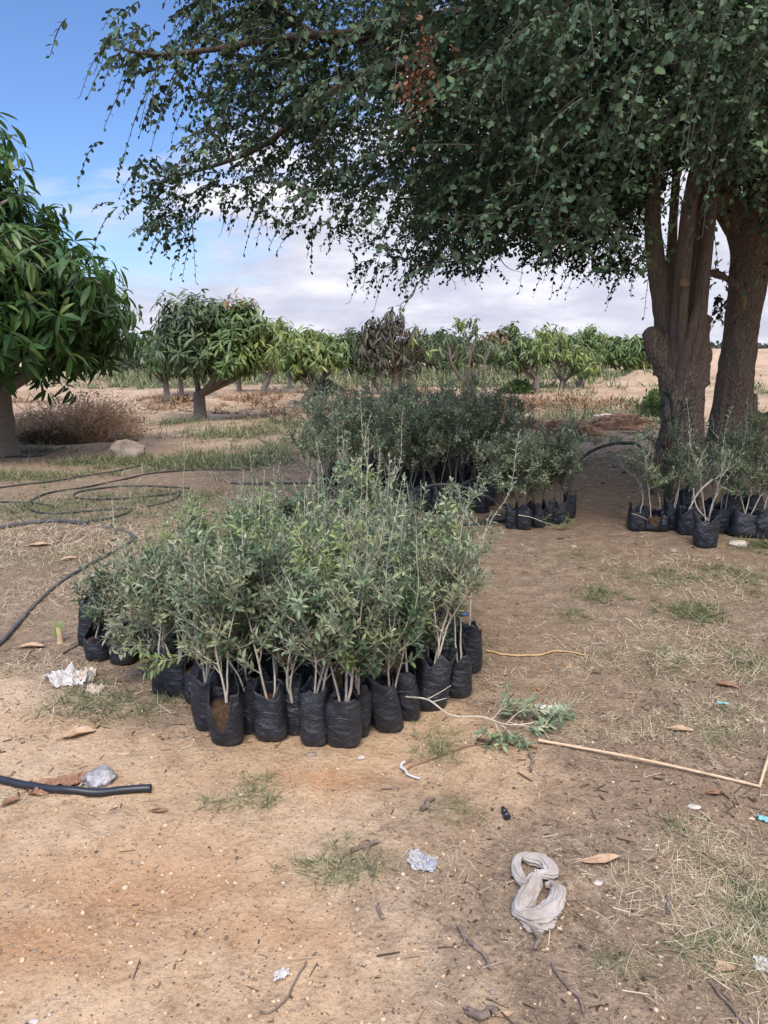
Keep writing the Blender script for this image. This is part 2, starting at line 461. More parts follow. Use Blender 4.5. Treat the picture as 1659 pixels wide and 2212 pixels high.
M['berry'] = plain('orange_berry', (.4, .10, .02), (.5, .17, .04), 20, .4, .4, .1, .002)
M['shrub'] = leaf_mat('grey_shrub_leaf', [(0, (.06, .078, .05)), (.5, (.10, .12, .08)), (1, (.17, .18, .12))], (.16, .17, .12), .15, .6, .2)
M['green_weed'] = leaf_mat('weed_leaf', [(0, (.05, .10, .025)), (.5, (.085, .15, .035)), (1, (.15, .21, .06))], (.12, .18, .07), .25, .5, .3)
M['palm'] = leaf_mat('date_palm_leaflet', [(0, (.045, .07, .045)), (.5, (.075, .105, .07)), (1, (.12, .15, .10))], (.1, .13, .09), .12, .5, .3)
M['far_leaf'] = leaf_mat('far_tree_leaf', [(0, (.035, .055, .04)), (.6, (.055, .08, .055)), (1, (.08, .10, .07))], None, .15, .6, .2)
# ================================================================== sky, sun, camera
SUN_EL, SUN_AZ = rad(56), rad(188)      # azimuth clockwise from +Y (north)
world = bpy.data.worlds.new('World'); scene.world = world; world.use_nodes = True
wt = world.node_tree; wt.nodes.clear(); t = NT(wt)
wout = wt.nodes.new('ShaderNodeOutputWorld'); bg = wt.nodes.new('ShaderNodeBackground'); wt.links.new(bg.outputs[0], wout.inputs[0])
sky = wt.nodes.new('ShaderNodeTexSky'); sky.sky_type = 'NISHITA'; sky.sun_disc = False
sky.sun_elevation = SUN_EL; sky.sun_rotation = SUN_AZ; sky.air_density = 1.0; sky.dust_density = .6; sky.ozone_density = 2.2
gen = t.n('ShaderNodeTexCoord').outputs['Generated']
sep = t.n('ShaderNodeSeparateXYZ'); t.l(gen, sep.inputs[0])
X, Y, Z = sep.outputs
zc = t.math('MAXIMUM', Z, 0.0)
den = t.math('ADD', zc, .16)
comb = t.n('ShaderNodeCombineXYZ'); t.l(t.math('DIVIDE', X, den), comb.inputs[0]); t.l(t.math('DIVIDE', Y, den), comb.inputs[1])
cl = t.noise(comb.outputs[0], .95, 8, .56, .25)
stretch = t.mapping(gen, (1.0, 1.0, 3.6))
cum = t.noise(stretch, 3.4, 8, .55, .2)            # heaped cloud banks
# banks low down and towards the sun; a clear gap high on the other side
side = t.math('MULTIPLY_ADD', X, .62, .02)
low = t.ramp(zc, [(0.0, .36), (.10, .30), (.20, .10), (.34, -.0)])
cover = t.math('ADD', t.math('ADD', t.math('MULTIPLY_ADD', cum, 1.15, -.42), side), low)
hi = t.math('ADD', t.math('MULTIPLY_ADD', cl, .9, -.36), t.math('MULTIPLY', X, .7))
cf = t.math('MAXIMUM', cover, hi)
fac = t.ramp(cf, [(.16, 0.0), (.24, .3), (.36, .96)])
shade = t.noise(stretch, 7.0, 6, .6)
ccol = t.ramp(shade, [(.34, (.68, .69, .80)), (.50, (.83, .83, .92)), (.66, (1.10, 1.08, 1.10))])
haze = t.ramp(zc, [(0, (.84, .85, .92)), (.2, (1, 1, 1))])
ccol = t.mixc(1.0, ccol, haze, 'MULTIPLY')
CLOUD = 6.3
ccol = t.mixc(1.0, ccol, (CLOUD, CLOUD, CLOUD), 'MULTIPLY')
ccol.node.clamp_result = False
skyc = t.mixc(1.0, sky.outputs[0], (.73, .87, 1.14), 'MULTIPLY')
wcol = t.mixc(fac, skyc, ccol)
lift = t.ramp(zc, [(.40, 0.0), (.62, 1.0)])          # overhead sky out of view, brightened for soft fill, as cloud veiling the sun
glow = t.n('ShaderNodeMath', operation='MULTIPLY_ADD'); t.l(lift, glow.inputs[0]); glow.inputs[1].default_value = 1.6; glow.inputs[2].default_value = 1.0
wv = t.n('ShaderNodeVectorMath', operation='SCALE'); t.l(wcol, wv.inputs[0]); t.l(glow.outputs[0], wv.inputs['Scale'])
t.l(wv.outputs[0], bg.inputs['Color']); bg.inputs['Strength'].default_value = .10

sd = bpy.data.lights.new('sun', 'SUN'); sd.energy = 2.6; sd.angle = rad(28); sd.color = (1, .92, .80)
so = bpy.data.objects.new('sun', sd); COL.objects.link(so)
vec = Vector((math.sin(SUN_AZ) * math.cos(SUN_EL), math.cos(SUN_AZ) * math.cos(SUN_EL), math.sin(SUN_EL)))
so.rotation_euler = vec.to_track_quat('Z', 'Y').to_euler(); so.location = (20, 20, 30)

cd = bpy.data.cameras.new('camera'); co = bpy.data.objects.new('camera', cd); COL.objects.link(co)
co.location = (0, 0, CAM_H); co.rotation_euler = (PI / 2 - PITCH, 0, 0)
cd.sensor_fit = 'VERTICAL'; cd.sensor_height = 36; cd.lens = FPX / 1024 * 36; cd.clip_end = 8000; cd.clip_start = .05
scene.camera = co
scene.view_settings.view_transform = 'Standard'; scene.view_settings.look = 'None'
scene.view_settings.exposure = 0.72; scene.view_settings.gamma = 1; scene.view_settings.use_curve_mapping = False
scene.render.engine = 'CYCLES'
cy = scene.cycles; cy.max_bounces = 6; cy.diffuse_bounces = 4; cy.glossy_bounces = 2; cy.transmission_bounces = 4; cy.transparent_max_bounces = 4
cy.caustics_reflective = False; cy.caustics_refractive = False

# ================================================================== ground
SAND_POLY = [G(*p, z=0)[:2] for p in [(-400, 1500), (0, 1480), (140, 1500), (330, 1570), (450, 1600), (640, 1560), (900, 1530), (1010, 1590), (1050, 1660), (985, 1770), (860, 1830), (800, 1880), (880, 1960), (960, 2060), (1010, 2212), (1050, 2500), (-900, 2500)]]
def poly_sd(x, y, poly):
    """signed distance, positive inside"""
    P = np.stack([x, y], -1); d = np.full(x.shape, 1e9); n = len(poly)
    for i in range(n):
        a = np.array(poly[i]); b = np.array(poly[(i + 1) % n]); e = b - a
        tt = np.clip(((P - a) @ e) / (e @ e), 0, 1)
        d = np.minimum(d, np.linalg.norm(P - a - tt[..., None] * e, axis=-1))
    return np.where(in_poly(x, y, poly), d, -d)

def sand_amount(x, y):
    return sstep(-.30, .30, poly_sd(x, y, SAND_POLY) + .30 * n2(x, y, 1.6, 5, 51))
def far_amount(x, y):
    return sstep(10.5, 15.5, y + 1.6 * n2(x, y, .35, 3, 53) - .12 * x)

ys = [-60, -30, -14, -6, -3, -1.5, -.7, -.2]
y = 0.0
while y < 14: ys.append(y); y += max(.022, .010 * y)
while y < 110: ys.append(y); y += max(.1, .013 * y)
while y < 5000: ys.append(y); y *= 1.25
ys = np.array(ys)
ts = np.concatenate([[-40, -12, -5, -2.6, -1.7, -1.25], np.linspace(-1, 1, 330), [1.25, 1.7, 2.6, 5, 12, 40]])
gx = ts[None] * (.58 * np.maximum(ys, 0) + 1.5)[:, None]; gy = ys[:, None] * np.ones(len(ts))[None]
gz = ground_z(gx, gy)
gv = np.stack([gx, gy, gz], -1).reshape(-1, 3)
nr, nc = gx.shape
ii = np.arange(nr - 1)[:, None] * nc + np.arange(nc - 1)[None]
gf = np.stack([ii, ii + 1, ii + nc + 1, ii + nc], -1).reshape(-1, 4)

def ground_mat():
    m, nt, out = new_mat('earth'); t = NT(nt)
    ob = t.obj()
    def attr(n):
        a = t.n('ShaderNodeAttribute'); a.attribute_name = n; return a.outputs['Fac']
    sand, far, green = attr('sand'), attr('far'), attr('green')
    nA = t.noise(ob, 1.3, 5, .6); nB = t.noise(ob, 9, 8, .68); nC = t.noise(ob, 70, 5, .7); nD = t.noise(ob, 260, 2, .6)
    # sandy soil
    s = t.ramp(nB, [(.28, (.37, .235, .132)), (.5, (.48, .32, .187)), (.72, (.56, .40, .25))])
    s = t.mixc(t.math('MULTIPLY', t.ramp(t.noise(ob, .8, 4, .6), [(.47, 0.0), (.62, 1.0)]), .6), s, (.60, .455, .305)); s = t.mixc(t.math('MULTIPLY', t.ramp(nA, [(.30, 0.0), (.62, 1.0)]), attr('rust')), s, (.42, .205, .088))
    s = t.mixc(t.ramp(nC, [(.5, 0.0), (.72, .75)]), s, (.22, .12, .062)); s = t.mixc(t.ramp(nD, [(.55, 0.0), (.75, .5)]), s, (.60, .45, .30))
    # trodden brown soil with chips and crumbs
    b = t.ramp(nB, [(.3, (.165, .112, .072)), (.55, (.29, .208, .137)), (.75, (.39, .293, .197))])
    b = t.mixc(t.ramp(nC, [(.45, 0.0), (.7, .85)]), b, (.055, .038, .027))
    b = t.mixc(t.ramp(nD, [(.52, 0.0), (.72, .7)]), b, (.38, .28, .19)); b = t.mixc(t.ramp(nA, [(.42, 0.0), (.68, .6)]), b, (.25, .165, .102))
    # open orchard floor
    f = t.ramp(nB, [(.3, (.33, .225, .145)), (.55, (.44, .31, .205)), (.75, (.52, .385, .27))])
    f = t.mixc(t.ramp(t.noise(ob, .55, 5, .6), [(.44, 0.0), (.64, .75)]), f, (.25, .165, .098))
    f = t.mixc(t.ramp(nC, [(.5, 0.0), (.72, .5)]), f, (.22, .15, .10))
    w1 = t.math('ADD', sand, t.math('MULTIPLY_ADD', nB, 1.3, -.65), clamp=True)
    c = t.mixc(w1, b, s)
    c = t.mixc(far, c, f)
    c = t.mixc(t.math('MULTIPLY', green, .75), c, (.125, .125, .062))
    # pale grit and dark crumbs
    vo = t.n('ShaderNodeTexVoronoi'); vo.inputs['Scale'].default_value = 85; t.l(ob, vo.inputs['Vector'])
    sepc = t.n('ShaderNodeSeparateColor'); t.l(vo.outputs['Color'], sepc.inputs[0])
    inside = t.math('LESS_THAN', vo.outputs['Distance'], .32)
    pale = t.math('MULTIPLY', inside, t.math('GREATER_THAN', sepc.outputs[0], .80))
    dark = t.math('MULTIPLY', inside, t.math('LESS_THAN', sepc.outputs[0], .14))
    c = t.mixc(t.math('MULTIPLY', pale, .4), c, (.54, .41, .28))
    c = t.mixc(t.math('MULTIPLY', dark, .7), c, (.05, .035, .027))
    vp = t.n('ShaderNodeTexVoronoi'); vp.inputs['Scale'].default_value = 38; t.l(ob, vp.inputs['Vector'])
    lumps = t.ramp(vp.outputs['Distance'], [(0, 1.0), (.6, 0.0)])
    h = t.math('ADD', t.math('MULTIPLY', nC, .5), t.math('ADD', t.math('MULTIPLY', nB, 1.1), t.math('MULTIPLY', lumps, .22)))
    h = t.math('ADD', h, t.math('MULTIPLY', nD, .22))
    nr = t.bump(h, 1.0, .022)
    t.bsdf(c, .95, .12, nr, out)
    return m

GREEN_SPOTS = []   # (x, y, radius) of grassy patches, filled below and used to tint the soil
def patch(dx, dy, rx_px, ry_px=None):
    c = G(dx, dy); e = G(dx + rx_px, dy); r = abs(e[0] - c[0])
    a = G(dx, dy - (ry_px or rx_px * .4)); b = G(dx, dy + (ry_px or rx_px * .4))
    return c[0], c[1], r, abs(a[1] - b[1]) / 2

# green grass patches: survey x, y, half-width, half-height, blade count, height
GRASS = [
 (530, 1725, 90, 40, 420, .05), (735, 1870, 120, 45, 620, .045), (950, 1630, 60, 35, 260, .045), (945, 1510 + 85, 55, 30, 160, .05), (985, 1745, 70, 35, 200, .03),
 (190, 1520, 110, 40, 620, .07), (370, 1500, 60, 25, 260, .06), (300, 1545, 70, 25, 200, .05),
 (1300, 1285, 60, 22, 420, .07), (1410, 1240, 110, 30, 520, .06), (1500, 1330, 80, 28, 560, .09), (1590, 1250, 90, 35, 620, .08), (1650, 1180, 70, 18, 500, .10), (1240, 1330, 60, 18, 260, .05),
 (1260, 1200, 90, 20, 160, .04), (1430, 1430, 140, 50, 500, .05), (1620, 1430, 80, 50, 420, .06), (1560, 1560, 140, 60, 360, .05), (1640, 1980, 90, 120, 700, .06), (1560, 2060, 110, 60, 420, .05), (1480, 1800, 80, 40, 200, .04), (1360, 2080, 80, 30, 160, .035), (1000, 1400, 60, 30, 140, .05),
 (330, 1075, 230, 28, 2600, .07), (80, 1100, 150, 25, 1400, .07), (60, 1030, 170, 14, 2000, .08), (230, 1000, 160, 12, 1600, .10), (430, 1000, 190, 22, 2900, .13), (560, 985, 110, 22, 1700, .14), (130, 1200, 160, 40, 500, .05), (250, 1115, 120, 22, 600, .07), (560, 1050, 120, 20, 500, .06),
 (40, 975, 110, 9, 800, .14), (390, 912, 65, 8, 900, .12), (500, 940, 130, 16, 1500, .16), (590, 920, 90, 14, 900, .15), (650, 960, 80, 20, 800, .12),
 (1200, 905, 110, 16, 1000, .22), (1310, 900, 90, 14, 800, .22), (1390, 885, 40, 14, 500, .25), (1180, 1000, 90, 22, 500, .12), (1290, 950, 70, 10, 400, .12),
 (480, 821, 340, 15, 8200, .45), (950, 822, 340, 15, 8800, .45), (1270, 817, 170, 12, 4200, .38), (330, 832, 110, 9, 1500, .32), (700, 798, 520, 8, 5000, .4), (1100, 800, 300, 8, 3000, .4), (1180, 838, 120, 7, 500, .25), (1640, 850, 60, 12, 300, .3), (700, 842, 100, 9, 500, .28),
]
STRAW = [  # matted dry grass: survey x, y, half-width, half-height, count, height
 (1500, 1250, 220, 60, 1100, .05), (1560, 1420, 180, 90, 1500, .05), (1300, 1400, 200, 90, 800, .04), (1250, 1560, 200, 60, 600, .035), (1540, 1560, 190, 60, 1100, .04),
 (1560, 1870, 160, 90, 900, .05), (1620, 2050, 120, 130, 1100, .06), (1450, 1930, 170, 80, 500, .045), (1400, 2100, 220, 70, 300, .03), (1150, 1500, 150, 60, 350, .035), (1050, 1640, 120, 30, 200, .03),
 (120, 1190, 200, 60, 1400, .06), (250, 1150, 150, 40, 700, .06), (80, 1290, 160, 50, 800, .05), (240, 1240, 70, 30, 600, .07), (400, 1090, 250, 35, 700, .06), (60, 1150, 150, 30, 700, .06),
 (200, 1530, 160, 50, 700, .05), (120, 1440, 150, 40, 400, .05), (60, 1580, 110, 30, 200, .03), (40, 1720, 60, 20, 120, .04),
 (520, 940, 220, 30, 900, .12), (620, 1000, 120, 30, 500, .10), (1260, 1000, 160, 40, 600, .1), (1230, 890, 190, 26, 900, .2), (1340, 870, 110, 16, 500, .2),
 (735, 1870, 150, 60, 420, .04), (940, 1850, 120, 40, 180, .03), (540, 1730, 110, 45, 160, .04), (900, 2100, 140, 90, 160, .03), (1010, 1880, 120, 120, 200, .03), (950, 1640, 80, 40, 160, .04),
 (700, 880, 120, 14, 500, .2), (560, 880, 160, 12, 500, .18), (800, 860, 300, 16, 500, .15), (330, 880, 120, 12, 400, .18),
]
green = np.zeros(gx.shape)
for s_ in GRASS:
    px_, py_, ra, rb = patch(*s_[:4])
    d2 = ((gx - px_) / (ra * 1.05)) ** 2 + ((gy - py_) / (rb * 1.05)) ** 2
    green = np.maximum(green, np.exp(-d2 * 1.6) * min(1, .4 + s_[5] * 4))
green *= np.clip(.75 + .6 * n2(gx, gy, 3, 3, 61), 0, 1)
mb = MB().add(gv, gf); ground = mb.build('ground', ground_mat()); kind(ground, 'structure')
rust = np.zeros(gx.shape)
for a_, b_, ra, rb in ((330, 1930, 230, 90), (60, 2040, 200, 80), (600, 2020, 150, 60), (120, 1560, 140, 40), (700, 1690, 160, 30)):
    c_ = patch(a_, b_, ra, rb); rust = np.maximum(rust, .75 * np.exp(-((gx - c_[0]) / c_[2]) ** 2 - ((gy - c_[1]) / c_[3]) ** 2))
for nm, arr in (('rust', rust), ('sand', sand_amount(gx, gy)), ('far', far_amount(gx, gy)), ('green', green)):
    a = ground.data.attributes.new(nm, 'FLOAT', 'POINT'); a.data.foreach_set('value', arr.astype(np.float32).ravel())

# ------------------------------------------------------------------ grass, straw, litter, gravel (nobody could count these)
R = np.random.default_rng(7)
def scatter_patch(s_, rng, n):
    px_, py_, ra, rb = patch(*s_[:4])
    q = rng.normal(size=(n, 2)) * .5
    # gather into tufts
    k = max(3, n // 18); c = rng.normal(size=(k, 2)) * .5
    q = c[rng.integers(0, k, n)] + rng.normal(size=(n, 2)) * .09 * min(1, .6 / max(ra, .1) + .35)
    return px_ + q[:, 0] * ra, py_ + q[:, 1] * rb

def blades(mb, x, y, h, rng, flat=.6, wide=.05):
    n = len(x); z = ground_z(x, y)
    az = rng.uniform(0, 2 * PI, n); el = rng.uniform(.15, 1.35, n) * (1 - flat) + rng.uniform(0, .5, n) * flat
    d = np.stack([np.cos(az) * np.cos(el), np.sin(az) * np.cos(el), np.sin(el)], -1)
    up = np.stack([-np.cos(az) * np.sin(el), -np.sin(az) * np.sin(el), np.cos(el)], -1) + rng.normal(size=(n, 3)) * .3
    L = h * rng.uniform(.5, 1.6, n); dist = np.hypot(x, y)
    W = np.maximum(L * wide * rng.uniform(.6, 1.4, n), np.where(dist > 20, .0011, .00062) * dist)
    for b in range(len(BLADES)):
        s = rng.integers(0, len(BLADES), n) == b
        s = (np.arange(n) % len(BLADES)) == b
        inst(mb, *BLADES[b], np.stack([x, y, z - .003], -1)[s], d[s], up[s], L[s], W[s])

mb = MB()
for s_ in GRASS:
    n = s_[4]; x, y = scatter_patch(s_, R, n); blades(mb, x, y, s_[5], R, .15 if s_[1] < 1120 else .5, .05 if s_[1] < 1120 else .035)
kind(mb.build('grass', M['grass']), 'stuff')

mb = MB()
for s_ in STRAW:
    n = int(s_[4] * (2.6 if s_[0] > 1100 or 1100 < s_[1] < 1500 else 1.7)); x, y = scatter_patch(s_, R, n); blades(mb, x, y, s_[5] * 1.15, R, .9, .018)
# thin overall sprinkle of single straws
n = 5200; x = R.uniform(-1, 1, n); y = 1.2 + 9 * R.uniform(0, 1, n) ** 1.3; x = x * (.62 * y + .4)
keep = R.uniform(0, 1, n) > .85 * sand_amount(x, y); blades(mb, x[keep], y[keep], .055, R, .95, .03)
kind(mb.build('dry_grass', M['straw']), 'stuff')

mb = MB()
def chips(n, xr, y0, y1, lmin, lmax, thin, keepf):
    y = y0 + (y1 - y0) * R.uniform(0, 1, n) ** 1.15; x = R.uniform(-1, 1, n) * (.6 * y + .5) * xr
    k = R.uniform(0, 1, n) < keepf(x, y); x, y = x[k], y[k]; n = len(x)
    az = R.uniform(0, 2 * PI, n); d = np.stack([np.cos(az), np.sin(az), R.normal(size=n) * .12], -1)
    L = R.uniform(lmin, lmax, n); W = L * R.uniform(*thin, n)
    inst(mb, CHIP_V, CHIP_F, np.stack([x, y, ground_z(x, y) + .002], -1), d, np.array([0, 0, 1.0]) + R.normal(size=(n, 3)) * .25, L, W, 0, W * R.uniform(.25, .8, n))
mul = lambda x, y: (1 - .93 * sand_amount(x, y)) * np.clip(.55 + .9 * n2(x, y, 1.4, 3, 71), .08, 1) * (1 - .75 * far_amount(x, y))
chips(21000, 1, 1.15, 8, .004, .016, (.15, .45), mul)
chips(5000, 1, 1.15, 7, .02, .07, (.03, .09), mul)
chips(2500, 1, 6, 13, .02, .06, (.15, .5), mul)
dense = lambda x, y: np.exp(-(((x - 1.75) / .9) ** 2 + ((y - 2.75) / .55) ** 2)) + .9 * np.exp(-(((x + 1.45) / .55) ** 2 + ((y - 3.1) / .4) ** 2))
chips(9000, 1, 1.6, 5, .01, .05, (.05, .2), dense)
# crumbled leaf fragments
n = 9000; y = 1.15 + 8 * R.uniform(0, 1, n) ** 1.15; x = R.uniform(-1, 1, n) * (.6 * y + .5); k = R.uniform(0, 1, n) < mul(x, y); x, y = x[k], y[k]; n = len(x)
inst(mb, *LEAF_OV, np.stack([x, y, ground_z(x, y) + .004], -1), R.normal(size=(n, 3)) * np.array([1, 1, .15]), np.array([0, 0, 1.0]) + R.normal(size=(n, 3)) * .4, R.uniform(.006, .026, n), R.uniform(.004, .012, n))
kind(mb.build('litter', M['litter'], smooth=False), 'stuff')

mb = MB()
def pebbles(n, y0, y1, s0, s1, keepf, pw=2.2):
    y = y0 + (y1 - y0) * R.uniform(0, 1, n) ** 1.4; x = R.uniform(-1, 1, n) * (.58 * y + .4)
    k = R.uniform(0, 1, n) < keepf(x, y); x, y = x[k], y[k]; n = len(x)
    s = s0 + (s1 - s0) * R.uniform(0, 1, n) ** pw
    v, f = ICO1
    v = v * (1 + .18 * vnoise(v * 1.7 + 3, 3))[:, None]
    az = R.uniform(0, 2 * PI, n); d = np.stack([np.cos(az), np.sin(az), R.normal(size=n) * .15], -1)
    inst(mb, v, f, np.stack([x, y, ground_z(x, y) + s * .15], -1), d, np.array([0, 0, 1.0]) + R.normal(size=(n, 3)) * .2, s, s * R.uniform(.6, .95, n), 0, s * R.uniform(.4, .75, n))
pebbles(4800, 1.15, 4.2, .0018, .0095, lambda x, y: .25 + .6 * sand_amount(x, y), 2.6)
pebbles(700, 1.2, 3.0, .003, .013, lambda x, y: np.exp(-(((x + .95) / .5) ** 2 + ((y - 2.0) / .5) ** 2)), 2.4)
kind(mb.build('gravel', M['gravel']), 'stuff')

# brown weeds and dead scrub between the bunds
mb = MB()
for s_ in [(1150, 880, 120, 14, 900, .4), (1270, 875, 110, 14, 800, .38), (700, 885, 90, 12, 500, .35), (760, 868, 60, 9, 400, .4), (905, 852, 30, 8, 260, .5), (560, 868, 60, 9, 400, .35), (470, 880, 40, 6, 200, .3), (365, 872, 45, 8, 500, .4), (510, 862, 40, 6, 260, .35), (600, 900, 120, 12, 500, .3), (330, 862, 50, 7, 260, .25), (1345, 880, 50, 12, 300, .4), (640, 850, 150, 10, 400, .3), (30, 870, 90, 10, 300, .3), (1060, 880, 60, 10, 400, .35)]:
    n = s_[4]; x, y = scatter_patch(s_, R, n); blades(mb, x, y, s_[5] * .8, R, .35, .03)
kind(mb.build('dry_weeds', M['scrub']), 'stuff')

# far belt of trees on the horizon
mb = MB(); n = 7000
x = R.uniform(-330, 420, n); y = 420 + R.uniform(0, 50, n)
hh = 3.2 + 1.8 * fbm(np.stack([x * .06, y * 0, y * 0], -1), 4, 81)
z = R.uniform(0, 1, n) * np.maximum(hh, .8)
v, f = LEAF
inst(mb, v, f, np.stack([x, y, z - .5], -1), R.normal(size=(n, 3)), R.normal(size=(n, 3)), R.uniform(1.2, 2.8, n), R.uniform(1, 2.4, n))
kind(mb.build('treeline', M['far_leaf']), 'stuff')
# ================================================================== the large spreading tree
def fuse(mb, name, mats, parent, voxel, amp, fr, zs, seed, clip_low=-.4):
    """join overlapping tubes into one skin, then raise bark relief on it"""
    tmp = mb.build(name + '_tmp', mats)
    r = tmp.modifiers.new('r', 'REMESH'); r.mode = 'VOXEL'; r.voxel_size = voxel; r.use_smooth_shade = True
    sm = tmp.modifiers.new('s', 'SMOOTH'); sm.iterations = 3; sm.factor = .5
    dg = bpy.context.evaluated_depsgraph_get()
    me = bpy.data.meshes.new_from_object(tmp.evaluated_get(dg))
    bpy.data.objects.remove(tmp)
    n = len(me.vertices); co_ = np.empty(n * 3, np.float32); no = np.empty(n * 3, np.float32)
    me.vertices.foreach_get('co', co_); me.vertices.foreach_get('normal', no)
    P = co_.reshape(-1, 3).astype(float); N = no.reshape(-1, 3)
    q = P * np.array([fr, fr, fr * zs]); q = q + .35 * fbm(q * .6, 2, seed + 3)[:, None]
    ridge = 1 - np.abs(fbm(q, 3, seed)); big = fbm(P * np.array([3.2, 3.2, 1.1]), 3, seed + 9)
    P = P + N * (amp * (ridge - .6) + amp * 1.6 * big)[:, None]
    me.vertices.foreach_set('co', P.astype(np.float32).ravel())
    me.polygons.foreach_set('use_smooth', np.ones(len(me.polygons), bool)); me.update()
    if not me.materials: me.materials.append(mats)
    o = bpy.data.objects.new(name, me); COL.objects.link(o); o.parent = parent
    return o

tree = thing('sidr_tree', (0, 0, 0), 'huge spreading shade tree with two thick rough trunks and dark drooping small leaves', 'tree')
YA, YB = 8.35, 9.1
def tp(dx, dy, Y): return at(dx, dy, Y)
def wd(px, Y): return px * S / FPX * Y * .98

mb = MB()
def limb(pts, Y, seg=14, bump=.12, seed=1, n=26, dY=None):
    dY = dY or [0] * len(pts)
    P = spline([tp(p[0], p[1], Y + dy) for p, dy in zip(pts, dY)], n)
    rr = np.interp(np.linspace(0, 1, n), np.linspace(0, 1, len(pts)), [wd(p[2], Y) / 2 for p in pts])
    tube(mb, P, rr, seg, 0, True, bump, seed)
# butt and burr of the first trunk
limb([(1472, 1125, 165), (1472, 1070, 126), (1470, 1000, 99), (1468, 930, 88), (1467, 860, 90), (1464, 800, 100), (1460, 755, 94), (1460, 715, 72)], YA, 20, .10, 3, 30)
limb([(1440, 800, 60), (1424, 760, 52), (1412, 732, 44), (1404, 712, 36)], YA - .05, 12, .2, 4, 14)      # broken snag on its flank
limb([(1505, 690, 22), (1496, 760, 26), (1470, 830, 26), (1448, 890, 24), (1440, 960, 20)], YA - .17, 10, .25, 41, 24)
limb([(1488, 760, 22), (1492, 830, 24), (1488, 900, 24), (1492, 980, 26), (1500, 1060, 26)], YA - .16, 10, .25, 42, 24)
limb([(1432, 800, 22), (1438, 870, 22), (1432, 950, 24), (1424, 1040, 26)], YA - .10, 10, .25, 43, 24)
limb([(1462, 880, 20), (1466, 950, 22), (1462, 1040, 26)], YA - .22, 10, .25, 44, 18)
limb([(1500, 830, 60), (1504, 780, 56), (1506, 740, 50), (1510, 700, 44)], YA + .05, 12, .15, 6, 14)
fuse(mb, 'trunk', M['bark'], tree, .020, .026, 13, .3, 5)
# its stems stand apart from one another
def stem(name, pts, Y, seed, dY, n=34, sc=.92):
    m2 = MB(); P = spline([tp(p[0], p[1], Y + d) for p, d in zip(pts, dY)], n)
    rr = np.interp(np.linspace(0, 1, n), np.linspace(0, 1, len(pts)), [wd(p[2], Y) / 2 * sc for p in pts])
    rr = rr * (1 + .05 * fbm(np.stack([np.arange(n) * .3, np.zeros(n), np.zeros(n) + seed], -1), 2, seed))
    tube(m2, P, rr, 18, 0, True, .05, seed); return m2.build(name, M['bark_limb'], tree)
stem('limb', [(1452, 810, 70), (1445, 730, 66), (1438, 665, 60), (1428, 615, 50), (1416, 560, 42), (1411, 500, 36), (1411, 440, 32), (1415, 340, 29), (1404, 240, 24)], YA, 7, [.05, .05, .05, .05, .05, .05, .1, .2, .3])
stem('limb', [(1440, 650, 30), (1424, 600, 22), (1406, 550, 17), (1399, 490, 15), (1400, 400, 14), (1404, 320, 13)], YA, 8, [.0, .12, .2, .25, .3, .4])
stem('limb', [(1456, 835, 56), (1461, 775, 46), (1465, 715, 40), (1469, 655, 36), (1474, 595, 34), (1481, 520, 35), (1489, 450, 35), (1501, 390, 35), (1517, 320, 33), (1528, 240, 30)], YA, 9, [-.06, -.14, -.2, -.22, -.22, -.2, -.2, -.2, -.2, -.3])
stem('limb', [(1466, 870, 54), (1484, 800, 50), (1500, 730, 44), (1510, 660, 38), (1518, 590, 35), (1527, 510, 33), (1536, 440, 31), (1546, 360, 30), (1558, 250, 27)], YA, 10, [-.05, -.08, -.10, -.08, -.08, -.05, -.05, 0, 0])
stem('limb', [(1462, 850, 30), (1474, 785, 28), (1488, 730, 26), (1500, 685, 23), (1508, 650, 16)], YA, 11, [-.14, -.22, -.24, -.20, -.10])
stem('sawn_stub', [(1466, 790, 20), (1471, 710, 19), (1476, 655, 19), (1478, 620, 19)], YA, 12, [-.18, -.30, -.33, -.34], 20)
stem('limb', [(1496, 760, 42), (1514, 710, 32), (1532, 684, 24)], YA, 13, [.05, .1, .1], 14)
stem('limb', [(1474, 740, 40), (1490, 640, 34), (1502, 540, 28), (1514, 430, 26), (1524, 330, 24)], YA, 14, [.2, .36, .42, .46, .5])
stem('limb', [(1446, 700, 36), (1450, 600, 26), (1452, 520, 22), (1458, 420, 20), (1466, 320, 18)], YA, 15, [.2, .38, .46, .56, .66])
# hollow rot streak and cut faces
def disc(mb, c, nrm, r, mi=0, sq=1.0):
    u = unit(np.cross(nrm, [0, 0, 1.0])); v = unit(np.cross(nrm, u)); a = np.linspace(0, 2 * PI, 17)[:-1]
    ring = c + (np.cos(a)[:, None] * u + np.sin(a)[:, None] * v * sq) * (r * (1 + .08 * np.sin(3 * a)))[:, None]
    back = ring - np.asarray(nrm) * .012
    vv = np.vstack([ring, back, [c + np.asarray(nrm) * .004]]); i = np.arange(16); j = (i + 1) % 16
    mb.add(vv, np.stack([i, j, np.full(16, 32)], -1), mi); mb.add(vv, np.stack([i, i + 16, j + 16, j], -1), mi)
m2 = MB(); disc(m2, tp(1478, 610, YA - .40), unit([-.05, -.8, .6]), wd(18, YA) / 2, 0, 1.2); m2.build('cut_face', M['cutwood'], tree)
m2 = MB(); tube(m2, spline([tp(1452, 940, YA - .215), tp(1449, 965, YA - .225), tp(1446, 990, YA - .235), tp(1444, 1020, YA - .23)], 12), np.array([.008, .02, .032, .04, .045, .047, .047, .045, .04, .03, .02, .008]), 8, 0, True, .3, 5)
m2.build('rotten_hollow', M['heartwood'], tree)

